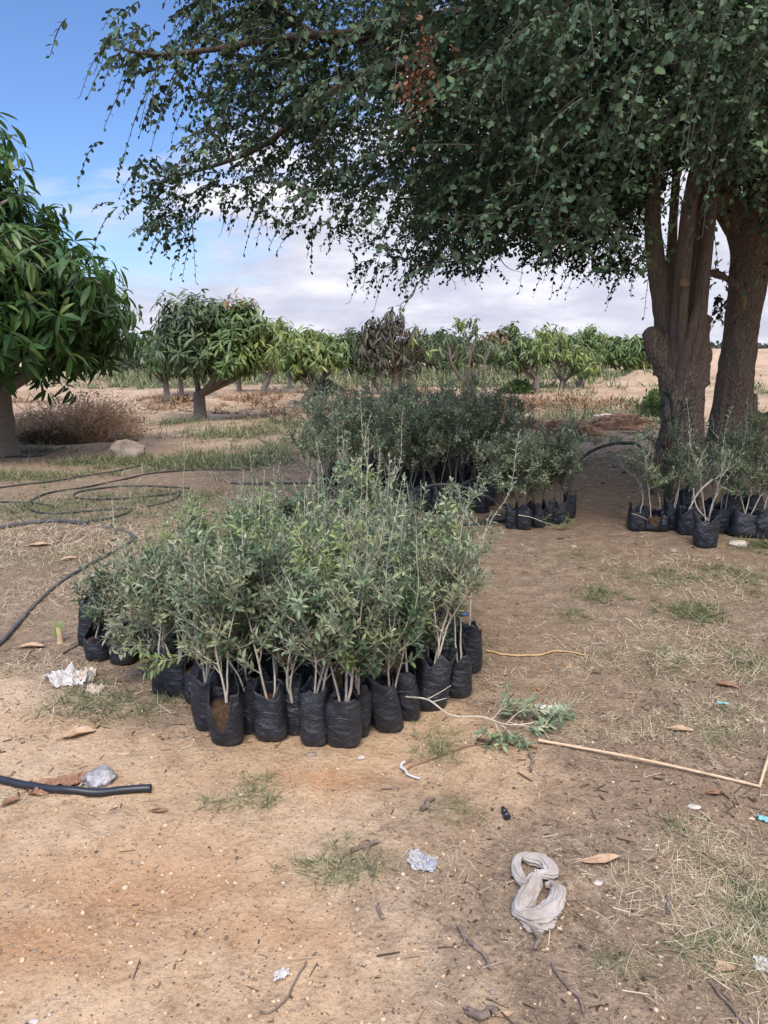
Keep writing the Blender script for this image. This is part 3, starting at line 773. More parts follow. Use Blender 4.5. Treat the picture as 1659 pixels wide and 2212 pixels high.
mb = MB()
limb([(1566, 1090, 140), (1568, 1020, 114), (1572, 960, 98), (1578, 890, 86), (1587, 820, 78), (1596, 750, 73), (1604, 690, 71), (1613, 630, 71), (1621, 570, 74), (1629, 510, 82), (1640, 440, 74), (1655, 360, 64), (1668, 280, 56)], YB, 22, .07, 21, 44)
limb([(1618, 560, 60), (1600, 500, 56), (1572, 450, 52), (1556, 400, 46), (1546, 350, 40)], YB + .05, 14, .08, 22, 22)
limb([(1634, 520, 60), (1665, 450, 54), (1700, 380, 46)], YB, 14, .08, 23, 18)
limb([(1612, 640, 20), (1585, 612, 17), (1560, 596, 13), (1535, 588, 11)], YB - .1, 8, .1, 24, 14)
fuse(mb, 'trunk', M['bark'], tree, .020, .022, 14, .3, 15)
m2 = MB(); tube(m2, spline([tp(1598, 628, YB - .385), tp(1605, 640, YB - .405), tp(1606, 658, YB - .41), tp(1604, 676, YB - .40)], 12), np.array([.004, .014, .02, .024, .026, .027, .027, .026, .024, .02, .014, .004]), 8, 0)
m2.build('pruning_scar', M['cutwood'], tree)

# main boughs reaching out through the crown
CR_POLY = [(215, 62), (300, 80), (345, 120), (352, 205), (400, 235), (372, 300), (292, 345), (278, 440), (300, 480), (365, 545), (420, 505), (500, 470), (560, 480), (640, 485), (690, 520), (765, 530), (790, 560), (835, 612), (890, 615), (950, 590), (1000, 618), (1062, 585), (1110, 545), (1170, 600), (1240, 575), (1290, 600), (1320, 622), (1372, 612), (1392, 560), (1398, 420), (1470, 365), (1540, 345), (1570, 440), (1700, 470), (2500, 520), (2500, -2500), (-100, -2500), (330, -160), (470, -30), (385, 30), (300, 48)]
CLUMP_POLY = [(440, -60), (452, 60), (415, 130), (430, 215), (440, 265), (400, 325), (352, 365), (345, 420), (385, 480), (430, 470), (500, 440), (560, 452), (640, 455), (690, 485), (765, 500), (800, 540), (840, 580), (890, 585), (950, 562), (1000, 590), (1062, 558), (1110, 520), (1170, 572), (1240, 548), (1290, 572), (1320, 594), (1372, 584), (1392, 540), (1398, 410), (1470, 350), (1540, 330), (1570, 420), (1700, 450), (2500, 520), (2500, -2500), (330, -2500)]
BOUGHS = [
 [(1515, 340, 8.3), (1430, 120, 7.9), (1260, 30, 7.6), (1080, 22, 7.4), (930, 40, 7.3), (800, 82, 7.2), (700, 115, 7.1), (600, 160, 7.0)],
 [(930, 40, 7.3), (780, 70, 7.0), (650, 80, 6.8), (520, 98, 6.6), (400, 108, 6.5), (290, 108, 6.4), (225, 80, 6.4)],
 [(1080, 22, 7.4), (900, 130, 7.7), (760, 175, 7.9), (640, 265, 8.0), (540, 330, 8.1), (430, 370, 8.2), (330, 395, 8.2)],
 [(1410, 380, 8.4), (1330, 240, 8.6), (1180, 200, 8.9), (1000, 260, 9.2), (860, 340, 9.4), (760, 430, 9.5)],
 [(1428, 400, 8.6), (1350, 330, 9.2), (1240, 330, 9.8), (1120, 400, 10.3), (1020, 470, 10.6)],
 [(1520, 330, 8.2), (1480, 60, 7.3), (1380, -120, 6.6), (1240, -200, 6.2), (1050, -180, 5.9)],
 [(1556, 350, 8.3), (1600, 150, 7.4), (1680, 60, 6.5), (1700, 100, 5.9)],
 [(1556, 350, 8.3), (1560, 40, 8.8), (1480, -250, 9.6), (1300, -420, 10.3)],
 [(1668, 280, 9.1), (1720, 60, 9.3), (1850, -160, 9.5), (2050, -200, 9.7)],
 [(1700, 380, 9.1), (1850, 250, 8.6), (2050, 200, 8.2)],
 [(1546, 350, 9.1), (1500, 200, 10.2), (1400, 120, 11.5), (1250, 150, 12.4)],
 [(720, 92, 7.0), (620, 40, 7.0), (540, -20, 7.0), (460, -60, 7.1)],
 [(1240, 330, 9.8), (1300, 420, 10.4), (1340, 520, 10.8)],
]
bough_pts = []
for k, b in enumerate(BOUGHS):
    P = spline([at(*p) for p in b], 40)
    P = P + .05 * np.stack([fbm(P * 1.3 + 5 * j, 3, 90 + j) for j in range(3)], -1) * np.linspace(0, 1, 40)[:, None]
    r0 = {0: .085, 1: .038, 2: .055, 5: .09, 6: .08, 7: .09, 8: .12, 11: .03, 12: .03}.get(k, .07)
    m2 = MB(); tube(m2, P, np.linspace(r0, .010, 40), 8, 0, True, .08, k); m2.build('bough', M['bough'], tree)
    bough_pts.append(P)
BP = np.concatenate(bough_pts)

# twigs and leaves
rg = np.random.default_rng(21)
CEN = np.array([3.9, 8.7, 3.4])
def crown_twigs(n_try, zlo, zhi):
    u = rg.normal(size=(n_try, 3)); u = unit(u); rr = rg.uniform(0, 1, n_try) ** .42
    p = CEN + u * rr[:, None] * np.array([7.4, 4.3, 4.4])
    p[:, 1] += .4
    return p, rr
p, rr = crown_twigs(26000, 0, 9)
px, py = project(p)
wx = px + 26 * fbm(p * 1.1 + 40, 2, 35); wy = py + 26 * fbm(p * 1.1 + 80, 2, 36)
ok = (p[:, 2] > 1.9) & (p[:, 1] > 4.7) & in_poly(wx, wy, CLUMP_POLY)
seen = (py > -90) & (px < 1760)
# lumpy density, thinner towards the tips
den = fbm(p * 1.0, 3, 33)
edge = sstep(330, 850, px + .15 * py)
keep = ok & seen & (rg.uniform(0, 1, len(p)) < .27 * np.clip(.14 + .70 * edge + 1.4 * den, .01, 1) * (.34 + .66 * sstep(480, 1080, px)))
clumps = p[keep]
# each shoot system: several sprays fanning out from one spot on a branchlet
q = BP[rg.integers(0, len(BP), 300)] + rg.normal(size=(300, 3)) * np.array([.16, .16, .14])
qx, qy = project(q); k2 = in_poly(qx, qy, CLUMP_POLY) & (qy > -60) & (qx < 1740)
clumps = np.vstack([clumps, q[k2]])
print('clumps', len(clumps))
P0 = np.repeat(clumps, 8, 0) + rg.normal(size=(len(clumps) * 8, 3)) * np.array([.17, .17, .13])
# curtain along the drooping lower rim
rim = [(372, 520, 8.0, 8), (350, 500, 8.1, 5), (420, 490, 8.2, 7), (395, 455, 8.2, 8), (330, 420, 8.2, 5), (318, 375, 8.2, 5), (345, 395, 8.2, 8), (298, 365, 8.1, 3), (300, 455, 8.1, 4), (320, 465, 8.1, 4), (480, 440, 8.4, 8), (560, 455, 8.6, 10), (640, 470, 8.8, 6), (700, 490, 9.0, 10), (760, 500, 9.0, 10), (800, 560, 9.2, 8), (840, 580, 9.2, 10), (880, 570, 9.4, 10), (940, 570, 9.6, 10), (1000, 590, 9.8, 10), (1040, 580, 9.8, 6), (1120, 540, 10, 6), (1180, 570, 10, 10), (1240, 550, 10, 9), (1300, 585, 10.5, 10), (1350, 590, 10.5, 10), (395, 205, 6.8, 5), (365, 205, 6.7, 3), (405, 150, 6.8, 8), (370, 115, 6.6, 7), (330, 105, 6.5, 6), (300, 112, 6.4, 5), (265, 92, 6.4, 4), (240, 78, 6.4, 3), (228, 85, 6.4, 2), (310, 150, 6.5, 4), (345, 160, 6.5, 5), (450, 50, 7.0, 5), (475, 20, 7.0, 5), (1380, 570, 11, 9), (1560, 640, 9.9, 9), (1545, 690, 10.2, 9), (1575, 600, 10, 9)]
ex = []
for (a, b, Y, n_) in rim:
    c = at(a, b - 16, Y); ex.append(c + rg.normal(size=(n_, 3)) * np.array([.10, .25, .08]))
EX = np.vstack(ex)
def make_sprays(P0, Lr, K, leafL, droop, rng, mbL, mbT, mats_near=None, trim=False):
    N = len(P0)
    h = P0 - CEN; h[:, 2] = 0; h = unit(.35 * h + rng.normal(size=(N, 3)) * np.array([1.2, 1.2, 0]))
    d0 = h * .8 + np.array([0, 0, 1]) * rng.uniform(-.8, .6, N)[:, None]
    L = rng.uniform(*Lr, N); dr = rng.uniform(*droop, N)
    if trim:      # shoots that would poke out of the crown are left off, apart from a few stragglers
        tip = P0 + L[:, None] * d0; tip[:, 2] -= dr * L; ax_, ay_ = project(tip)
        kp = in_poly(ax_ + 18 * fbm(tip * 2 + 7, 2, 37), ay_ + 18 * fbm(tip * 2 + 17, 2, 38), CR_POLY) | (rng.uniform(0, 1, N) < .03)
        P0, d0, L, dr = P0[kp], d0[kp], L[kp], dr[kp]; N = len(P0)
    tt = np.linspace(.08, 1, K)
    pts = P0[:, None] + L[:, None, None] * (d0[:, None] * tt[None, :, None])
    pts[..., 2] -= (dr * L)[:, None] * tt[None] ** 2
    tan = d0[:, None] - np.array([0, 0, 2.0]) * (dr[:, None] * tt[None])[..., None]
    tan = unit(tan)
    side = unit(np.cross(tan, np.array([0, 0, 1.0]) + rng.normal(size=(N, 1, 3)) * .5))
    sg = np.where(np.arange(K) % 2 == 0, 1, -1)[None, :, None]
    ld = tan * .55 + side * sg * .8 + rng.normal(size=(N, K, 3)) * .28 + np.array([0, 0, -.32])
    nrm = np.array([0, 0, 1.0]) + rng.normal(size=(N, K, 3)) * .55
    ll = leafL * rng.uniform(.6, 1.2, (N, K)) * (1.05 - .35 * tt[None])
    mi = np.repeat((mats_near(P0) if mats_near else np.zeros(N, int))[:, None], K, 1)
    keep = rng.uniform(0, 1, (N, K)) > .08
    inst(mbL, *LEAF_OV, pts[keep], ld[keep], nrm[keep], ll[keep], ll[keep] * rng.uniform(.52, .74, keep.sum()), mi[keep])
    if mbT is not None:
        # three-sided twig, one strand per spray
        idx = np.linspace(0, K - 1, 5).astype(int); sp = pts[:, idx]; st = tan[:, idx]
        a = unit(np.cross(st, [0.3, .2, 1.0])); b = np.cross(st, a)
        rr_ = np.array([.0055, .005, .0042, .0034, .0024])[None, :, None]
        ring = [sp + (a * math.cos(g) + b * math.sin(g)) * rr_ for g in (0, 2.094, 4.189)]
        v = np.stack(ring, 2).reshape(-1, 3)
        base = (np.arange(N) * 15)[:, None, None] + (np.arange(4) * 3)[None, :, None]
        j = np.arange(3)[None, None]; k = (j + 1) % 3
        f = np.stack([base + j, base + k, base + 3 + k, base + 3 + j], -1).reshape(-1, 4)
        mbT.add(v, f)
mbL, mbT = MB(), MB()
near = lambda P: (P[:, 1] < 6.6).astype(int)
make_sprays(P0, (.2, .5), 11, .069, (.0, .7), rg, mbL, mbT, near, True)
make_sprays(EX, (.16, .38), 11, .068, (.2, 1.2), rg, mbL, mbT, near)
# denser dark heart of the crown, and the part above and beside the picture
p, rr = crown_twigs(16000, 0, 9); px, py = project(p)
heart = in_poly(px, py + 60, CR_POLY) & (p[:, 1] > 6.5) & (px > 900) & (py < 470 - .1 * np.abs(px - 1100)) & (py > -120) & (px < 1800)
make_sprays(p[heart][:4200], (.3, .6), 11, .085, (.1, .7), rg, mbL, None)
out_ = (p[:, 2] > 2.6) & (p[:, 1] > 4.9) & ((py <= -60) | (px >= 1740)) & ((px > 950) | (py < -420))
make_sprays(p[out_][:5200], (.4, .9), 11, .115, (.1, .8), rg, mbL, None)
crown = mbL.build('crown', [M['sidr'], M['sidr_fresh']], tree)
# large sprays of the overhanging bough on the near side, brighter light painted in
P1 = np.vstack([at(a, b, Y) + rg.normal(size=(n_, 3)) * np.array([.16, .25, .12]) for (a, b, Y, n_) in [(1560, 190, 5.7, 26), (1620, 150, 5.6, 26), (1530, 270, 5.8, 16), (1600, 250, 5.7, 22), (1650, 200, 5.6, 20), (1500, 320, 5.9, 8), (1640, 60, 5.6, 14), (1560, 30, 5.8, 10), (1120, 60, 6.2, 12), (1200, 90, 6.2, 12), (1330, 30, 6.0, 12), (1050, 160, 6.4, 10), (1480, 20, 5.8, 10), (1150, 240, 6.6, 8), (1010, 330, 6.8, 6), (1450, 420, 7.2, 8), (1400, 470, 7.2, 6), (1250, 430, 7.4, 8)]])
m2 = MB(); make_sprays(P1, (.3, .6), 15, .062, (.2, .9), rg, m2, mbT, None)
m2.build('foliage', M['sidr_painted_lit'], tree)
mbT.build('twigs', M['sidr_twig'], tree)['kind'] = 'stuff'
m2 = MB(); P1 = np.vstack([at(a, b, 6.3) + rg.normal(size=(n_, 3)) * np.array([.07, .1, .1]) for a, b, n_ in [(935, 90, 7), (925, 60, 5), (940, 150, 7), (915, 165, 4), (935, 200, 5)]])
make_sprays(P1, (.2, .4), 11, .055, (.7, 1.3), rg, m2, None); m2.build('dead_foliage', M['deadleaf_hang'], tree)
# bare hanging twigs
for pts in ([(480, 95), (430, 60), (395, 20), (372, -8)], [(900, 612), (890, 640), (868, 655), (862, 670)], [(1075, 520), (1082, 560), (1100, 580), (1125, 588)], [(445, 62), (440, 45), (436, 38)], [(1560, 560), (1545, 575), (1560, 590), (1585, 585), (1605, 600)], [(1500, 400), (1560, 470), (1600, 520)], [(1590, 560), (1570, 620), (1600, 640)]):
    m2 = MB(); tube(m2, spline([at(a, b, 7.2 if a < 1000 else 8.7) for a, b in pts], 14), np.linspace(.007, .002, 14), 5); m2.build('twig', M['sidr_twig'], tree)

# sawn stump beside the second trunk
st = thing('tree_stump', (0, 0, 0), 'sawn grey stump with split upright stubs beside the second trunk', 'stump')
mb = MB()
def limb2(pts, Y, seg=12, seed=1):
    P = spline([tp(p[0], p[1], Y) for p in pts], 16); rr = np.interp(np.linspace(0, 1, 16), np.linspace(0, 1, len(pts)), [wd(p[2], Y) / 2 for p in pts])
    tube(mb, P, rr, seg, 0, True, .12, seed)
YS = 9.3
limb2([(1640, 1040, 100), (1638, 985, 84), (1636, 945, 66), (1640, 912, 52)], YS, 14, 31)
limb2([(1618, 960, 34), (1622, 900, 26), (1628, 850, 20)], YS + .05, 10, 32)
limb2([(1665, 1000, 60), (1668, 940, 50), (1675, 890, 44)], YS + .1, 12, 33)
fuse(mb, 'trunk', M['bark'], st, .02, .014, 15, .2, 25)
m2 = MB(); disc(m2, tp(1640, 908, YS - .05), unit([-.2, -.5, .8]), .15); m2.build('cut_face', M['bark_limb'], st)

# ================================================================== mango trees
def mango_tree(base, top, left, right, low, label, mats, seed, lobes=None, leaf=.24, ros=150, per=10, far=False, fork=None, trunk_w=26, lean=0, group=None, droop=.5, Y=None, name='mango_tree', hollow=.55):
    """mats: list of (material key, weight) ; survey coordinates fix place and size, the tree itself is built round its own base"""
    rng = np.random.default_rng(seed)
    b = G(*base); Yb = b[1]
    cx = at((left + right) / 2, (top + low) / 2, Yb); zt = at(base[0], top, Yb)[2]; zl = at(base[0], low, Yb)[2]
    rx = abs(at(right, low, Yb)[0] - at(left, low, Yb)[0]) / 2 * (1.12 if Yb > 20 else 1.0)
    o = thing(name, b, label, 'tree', group)
    c0 = np.array([cx[0] - b[0], 0, (zt + zl) / 2 - b[2]]); rz = (zt - zl) / 2
    if lobes is None:
        lobes = [(0, 0, 0, 1, 1, 1, None)]
        for k in range(7):
            a = rng.uniform(0, 2 * PI); q_ = rng.uniform(.35, .5); lobes.append((.62 * math.cos(a), .62 * math.sin(a), rng.uniform(-.6, .6), q_, q_, q_ * rng.uniform(.8, 1.3), None))
        lobes[0] = (rng.uniform(-.1, .1), 0, -.05, .66, .66, .72, None)
    LP, LD, LM = [], [], []
    keys = [k for k, _ in mats]; wts = np.array([w for _, w in mats], float); wts /= wts.sum()
    for (lx, ly, lz, sx, sy, sz, mk) in lobes:
        n = max(6, int(ros * (sx * sy * sz) ** .66))
        u = unit(rng.normal(size=(n, 3))); u[:, 2] = np.where(u[:, 2] < -.9, -u[:, 2], u[:, 2])
        r = rng.uniform(hollow, 1, n) ** .6 * (1 + .30 * fbm(u * 2.3 + seed + lx * 5, 3, seed) + rng.normal(size=n) * .07)
        p = c0 + np.array([lx * rx, ly * rx, lz * rz]) + u * r[:, None] * np.array([sx * rx, sy * rx, sz * rz])
        LP.append(p); LD.append(unit(u + np.array([0, 0, .45])))
        if mk is None:
            # colour goes by shoot: neighbouring shoots flush together
            cl = fbm(p * 1.1 + seed, 2, seed); cdf = np.cumsum(wts); q = np.clip(.5 + cl * .55 + rng.normal(size=n) * .16, 0, .999)
            LM.append(np.searchsorted(cdf, q))
        else: LM.append(np.full(n, keys.index(mk)))
    P = np.concatenate(LP); D = np.concatenate(LD); Mi = np.concatenate(LM)
    n = len(P); K = per
    u = unit(np.cross(D, rng.normal(size=(n, 3)))); w = np.cross(D, u)
    a = rng.uniform(0, 2 * PI, (n, 1)) + np.arange(K)[None] * 2.4
    radial = np.cos(a)[..., None] * u[:, None] + np.sin(a)[..., None] * w[:, None]
    lev = rng.uniform(-.45, .6, (n, K, 1))
    ld = unit(radial + D[:, None] * lev + np.array([0, 0, -1.0]) * rng.uniform(droop * .3, droop * 1.6, (n, K, 1)))
    pos = P[:, None] + D[:, None] * (lev * .26 * leaf / .24) + radial * .012
    L = leaf * rng.uniform(.65, 1.15, (n, K)); W = L * rng.uniform(.20, .27, (n, K))
    up = D[:, None] * .6 + np.array([0, 0, .8]) + rng.normal(size=(n, K, 3)) * .3
    mi = np.repeat(Mi[:, None], K, 1)
    mbL = MB()
    if far:
        inst(mbL, *MANGO_FAR, pos.reshape(-1, 3), ld.reshape(-1, 3), up.reshape(-1, 3), L.ravel(), W.ravel() * 1.1, mi.ravel())
    else:
        pick = rng.integers(0, 3, (n, K)).ravel()
        for k in range(3):
            s = pick == k
            inst(mbL, *MANGO[k], pos.reshape(-1, 3)[s], ld.reshape(-1, 3)[s], up.reshape(-1, 3)[s], L.ravel()[s], W.ravel()[s], mi.ravel()[s])
    mbL.build('crown', [M[k] for k in keys], o)
    # trunk, forks and the limbs that carry the shoots
    px2m = S / FPX * Yb
    tw = trunk_w * px2m / 2
    fz = max(.25, (zl - b[2]) * .75 if fork is None else at(base[0], fork, Yb)[2] - b[2])
    top_ = np.array([lean * px2m, 0, fz])
    mbt = MB(); tube(mbt, spline([(0, 0, -.12), (0, 0, fz * .3), top_ * .7, top_], 12), np.linspace(tw * 1.05, tw * .92, 12) * (1 + .18 * np.exp(-np.linspace(0, 6, 12))), 12, 0, True, .08, seed)
    mbt.build('trunk', M['mango_bark'], o)
    nb = 3 if far else 5
    for k in range(nb):
        if lobes[0][6] is not None and k < len(lobes):
            lx, ly, lz = lobes[k][:3]; tgt = c0 + np.array([lx * rx, ly * rx, lz * rz - .1 * rz])
        else:
            a_ = 2 * PI * k / nb + rng.uniform(-.4, .4); tgt = c0 + np.array([math.cos(a_) * rx * .55, math.sin(a_) * rx * .5, rng.uniform(-.2, .3) * rz])
        mid = (top_ + tgt) / 2 + np.array([(tgt[0] - top_[0]) * .22, (tgt[1] - top_[1]) * .22, -.12 * rz])
        m2 = MB(); tube(m2, spline([top_ - np.array([0, 0, .06]), mid, tgt], 14), np.linspace(tw * (.42 if far else .54), tw * .12, 14), 8, 0, True, .06, seed + k)
        if not far:
            dd = np.linalg.norm(P - tgt, axis=1); near_ = np.argsort(dd)[:n // nb]
            for j in near_[::2]:
                q0 = spline([top_, mid, tgt], 14)[rng.integers(6, 14)]
                tube(m2, spline([q0, (q0 + P[j]) / 2 + rng.normal(size=3) * .05 * rx, P[j]], 5), np.linspace(tw * .18, tw * .06, 5), 4, 0, False)
        m2.build('branch', M['mango_bark'], o)
    return o

mango_tree((4, 985), 212, -300, 264, 850, 'big dark green mango tree with long drooping leaves beside the heap of dead brush', [('mango_dark', .9), ('mango_mid', .1)], 101,
           lobes=[(-.02, 0, -.42, .90, .9, .52, None), (-.1, 0, .10, .62, .7, .5, None), (-.22, 0, .58, .40, .5, .42, None), (.42, -.3, -.30, .52, .5, .42, None), (.5, .2, -.52, .46, .5, .36, None), (-.6, -.2, -.2, .4, .5, .5, None), (.1, -.55, -.35, .5, .4, .45, None)],
           leaf=.32, ros=400, per=12, fork=845, trunk_w=66, droop=.55)
mango_tree((433, 906), 634, 330, 596, 804, 'mango tree forked in a V with one dark and one yellowish half', [('mango_olive', .5), ('mango_mid', .25), ('mango_lime', .2), ('mango_red', .05)], 102,
           lobes=[(-.38, 0, .12, .56, .6, .80, 'mango_olive'), (.42, 0, -.10, .50, .5, .66, 'mango_mid'), (.58, -.2, .25, .40, .4, .45, 'mango_mid'), (.78, .1, -.1, .26, .4, .5, 'mango_lime'), (.12, -.35, -.45, .28, .3, .32, 'mango_mid'), (-.05, .2, .4, .42, .5, .5, 'mango_olive'), (.45, -.1, .72, .14, .2, .14, 'mango_red'), (-.75, 0, -.2, .25, .4, .5, 'mango_olive'), (-.4, -.2, -.5, .45, .5, .42, 'mango_olive'), (.5, 0, -.55, .45, .5, .36, 'mango_mid'), (.1, 0, -.2, .45, .5, .5, 'mango_olive'), (.3, -.4, -.7, .4, .3, .34, 'mango_mid'), (-.3, -.4, -.65, .4, .3, .34, 'mango_olive'), (.75, -.2, -.5, .3, .4, .36, 'mango_lime')],
           leaf=.27, ros=270, per=11, hollow=.3, fork=848, trunk_w=27, droop=.45)
mango_tree((658, 878), 706, 605, 700, 820, 'small mango tree with hanging yellow-green leaves on a leaning slim trunk', [('mango_mid', .4), ('mango_lime', .6)], 103, leaf=.27, ros=85, per=11, trunk_w=15, lean=18, droop=1.1)
mango_tree((698, 853), 706, 680, 760, 800, 'pale mango tree with an upright straight grey trunk behind the yellow-green one', [('mango_mid', .6), ('mango_lime', .4)], 104, leaf=.27, ros=75, per=10, trunk_w=12, droop=.8)
mango_tree((857, 872), 672, 778, 912, 806, 'mango tree with withered dark brownish leaves behind the tall olive saplings', [('mango_dry', .93), ('mango_olive', .04), ('mango_lime', .03)], 105, leaf=.27, ros=125, per=9, trunk_w=22, droop=1.2, fork=800,
           lobes=[(-.15, 0, -.05, .72, .7, .75, None), (-.1, 0, .6, .42, .45, .42, None), (.6, 0, .0, .38, .4, .45, None), (-.6, .1, -.1, .36, .4, .5, None), (.2, -.2, -.7, .6, .5, .3, None)])
mango_tree((1006, 862), 690, 932, 1090, 805, 'thin open mango tree on a low Y-shaped trunk with one tall shoot', [('mango_olive', .45), ('mango_mid', .45), ('mango_lime', .1)], 106, leaf=.27, ros=75, per=9, trunk_w=14, fork=828, droop=.9,
           lobes=[(-.45, 0, -.2, .5, .55, .6, None), (.5, 0, -.25, .5, .5, .6, None), (.05, 0, .25, .35, .3, .45, None), (-.2, 0, .92, .12, .12, .08, 'mango_lime'), (.15, 0, .6, .14, .14, .3, None)])
mango_tree((1157, 845), 722, 1092, 1182, 806, 'dusty grey-green mango tree with a straight trunk, joined to a taller yellow-green one', [('mango_olive', .5), ('mango_mid', .4), ('mango_lime', .1)], 107, leaf=.27, ros=85, per=10, trunk_w=15, droop=.8)
mango_tree((1215, 838), 696, 1158, 1286, 818, 'tall yellow-green mango tree with leaves hanging almost to the ground', [('mango_mid', .45), ('mango_lime', .55)], 108, leaf=.27, ros=135, per=11, trunk_w=13, droop=1.1)
mango_tree((1297, 806), 710, 1252, 1338, 788, 'rounded fresh green mango tree standing before the last heaps of sand', [('mango_mid', .7), ('mango_lime', .3)], 109, leaf=.32, ros=110, per=10, trunk_w=11, droop=.9)
mango_tree((1365, 792), 722, 1312, 1398, 782, 'mango tree with reddish new shoots next to the big shade tree trunk', [('mango_olive', .35), ('mango_mid', .25), ('mango_lime', .25), ('mango_red', .15)], 110, leaf=.32, ros=110, per=10, trunk_w=9, droop=.8)
mango_tree((361, 868), 738, 305, 385, 812, 'pale green mango tree behind the forked one, dry scrub round its trunk', [('mango_mid', .7), ('mango_lime', .3)], 111, leaf=.28, ros=90, per=10, trunk_w=13, droop=.9)
mango_tree((570, 852), 700, 530, 625, 802, 'yellow-green mango tree on a leaning trunk behind the forked one', [('mango_mid', .4), ('mango_lime', .6)], 112, leaf=.28, ros=85, per=10, trunk_w=13, lean=10, droop=.9)
mango_tree((517, 846), 712, 470, 560, 806, 'mango tree with a whitish trunk half hidden by the forked one', [('mango_mid', .6), ('mango_lime', .4)], 113, leaf=.28, ros=75, per=10, trunk_w=11, droop=.8, far=True)
mango_tree((628, 838), 716, 598, 690, 800, 'mango tree with rusty tips behind the hanging yellow-green one', [('mango_olive', .35), ('mango_mid', .4), ('mango_lime', .15), ('mango_red', .1)], 114, leaf=.28, ros=85, per=10, trunk_w=11, droop=.8, far=True)
mango_tree((820, 852), 728, 752, 842, 806, 'grey-green mango tree with a dark crooked trunk behind the withered one', [('mango_olive', .7), ('mango_mid', .3)], 115, leaf=.28, ros=85, per=10, trunk_w=12, lean=-14, droop=.7, far=True)
mango_tree((946, 814), 718, 902, 990, 790, 'bluish dark green mango tree behind the thin open one', [('mango_olive', .8), ('mango_dark', .2)], 116, leaf=.32, ros=100, per=10, trunk_w=10, droop=.8, far=True)
mango_tree((1074, 818), 702, 1040, 1118, 798, 'green mango tree with a dull brown top behind the gap of two taller ones', [('mango_mid', .6), ('mango_olive', .25), ('mango_red', .15)], 117, leaf=.3, ros=95, per=10, trunk_w=10, droop=.8, far=True)
mango_tree((392, 852), 742, 350, 440, 806, 'shadowed mango tree standing close behind the V of the forked one', [('mango_olive', .6), ('mango_mid', .4)], 118, leaf=.28, ros=70, per=10, trunk_w=10, droop=.9, far=True)

# the rows further back: four shapes, copied
protos = []
rowx = [(255, 800), (300, 806), (345, 798), (455, 800), (540, 797), (600, 802), (650, 795), (700, 800), (745, 806), (775, 796), (880, 798), (920, 803), (985, 797), (1030, 802), (1060, 795), (1110, 800), (1150, 796), (1240, 797), (1275, 793), (1330, 795), (1385, 798), (820, 795), (500, 793), (400, 795)]
for i, (bx, by) in enumerate(rowx):
    b = G(bx, by)
    if i < 4:
        o = mango_tree((bx, by), 728, bx - 50, bx + 50, by - 12, 'low mango tree in the distant rows of the orchard', [[('mango_mid', .4), ('mango_lime', .6)], [('mango_olive', .5), ('mango_mid', .5)], [('mango_lime', .55), ('mango_mid', .35), ('mango_red', .1)], [('mango_olive', .3), ('mango_mid', .4), ('mango_lime', .3)]][i], 130 + i, leaf=.42, ros=120, per=9, trunk_w=9, far=True, droop=.7, group='mango trees in the distant rows')
        protos.append(o)
    else:
        o = copy_tree(protos[i % 4]); o.location = b
        s_ = R.uniform(.8, 1.12); o.scale = (s_, s_, s_ * R.uniform(.85, 1.1)); o.rotation_euler = (0, 0, R.uniform(0, 6.28))

# grey shrubs among the trees
def shrub(base, w, h, label, mat, seed, leaf=.09, n=1400):
    rng = np.random.default_rng(seed); b = G(*base); o = thing('shrub', b, label, 'shrub')
    k = S / FPX * b[1]; rx, rz = w * k / 2, h * k
    u = unit(rng.normal(size=(n, 3))); r = rng.uniform(.2, 1, n) ** .5 * (1 + .25 * fbm(u * 2 + seed, 3, seed))
    p = u * r[:, None] * np.array([rx, rx, rz]); p[:, 2] = np.abs(p[:, 2]); 
    m2 = MB(); inst(m2, *LEAF, p, unit(p + np.array([0, 0, .3])) + rng.normal(size=(n, 3)) * .5, rng.normal(size=(n, 3)), leaf * rng.uniform(.6, 1.4, n), leaf * .4 * rng.uniform(.6, 1.4, n)); m2.build('foliage', M[mat], o)
    m2 = MB()
    for q in p[::60]: tube(m2, spline([(q[0] * .1, q[1] * .1, -.05), q * np.array([.5, .5, .6]), q], 6), np.linspace(.02, .005, 6) * max(1, b[1] / 25), 4)
    m2.build('stem', M['stem_dark'], o)
    return o
shrub((290, 812), 80, 48, 'grey feathery shrub at the orchard edge beside the big dark mango tree', 'shrub', 141, .3, 1800)
shrub((1395, 806), 50, 40, 'rounded grey shrub against the trunk of the shade tree', 'shrub', 142, .25, 1200)
shrub((775, 822), 70, 40, 'dusty green shrub in the long grass left of the withered mango tree', 'shrub', 143, .22, 1200)
shrub((1120, 845), 70, 22, 'low dark weed bush at the foot of the dusty grey-green mango tree', 'green_weed', 144, .14, 900)
shrub((1410, 900), 46, 60, 'bright green weed growing against the foot of the first trunk', 'green_weed', 145, .10, 900)
shrub((700, 845), 50, 26, 'low grey bush between the pale trunk and the withered tree', 'shrub', 146, .2, 600)
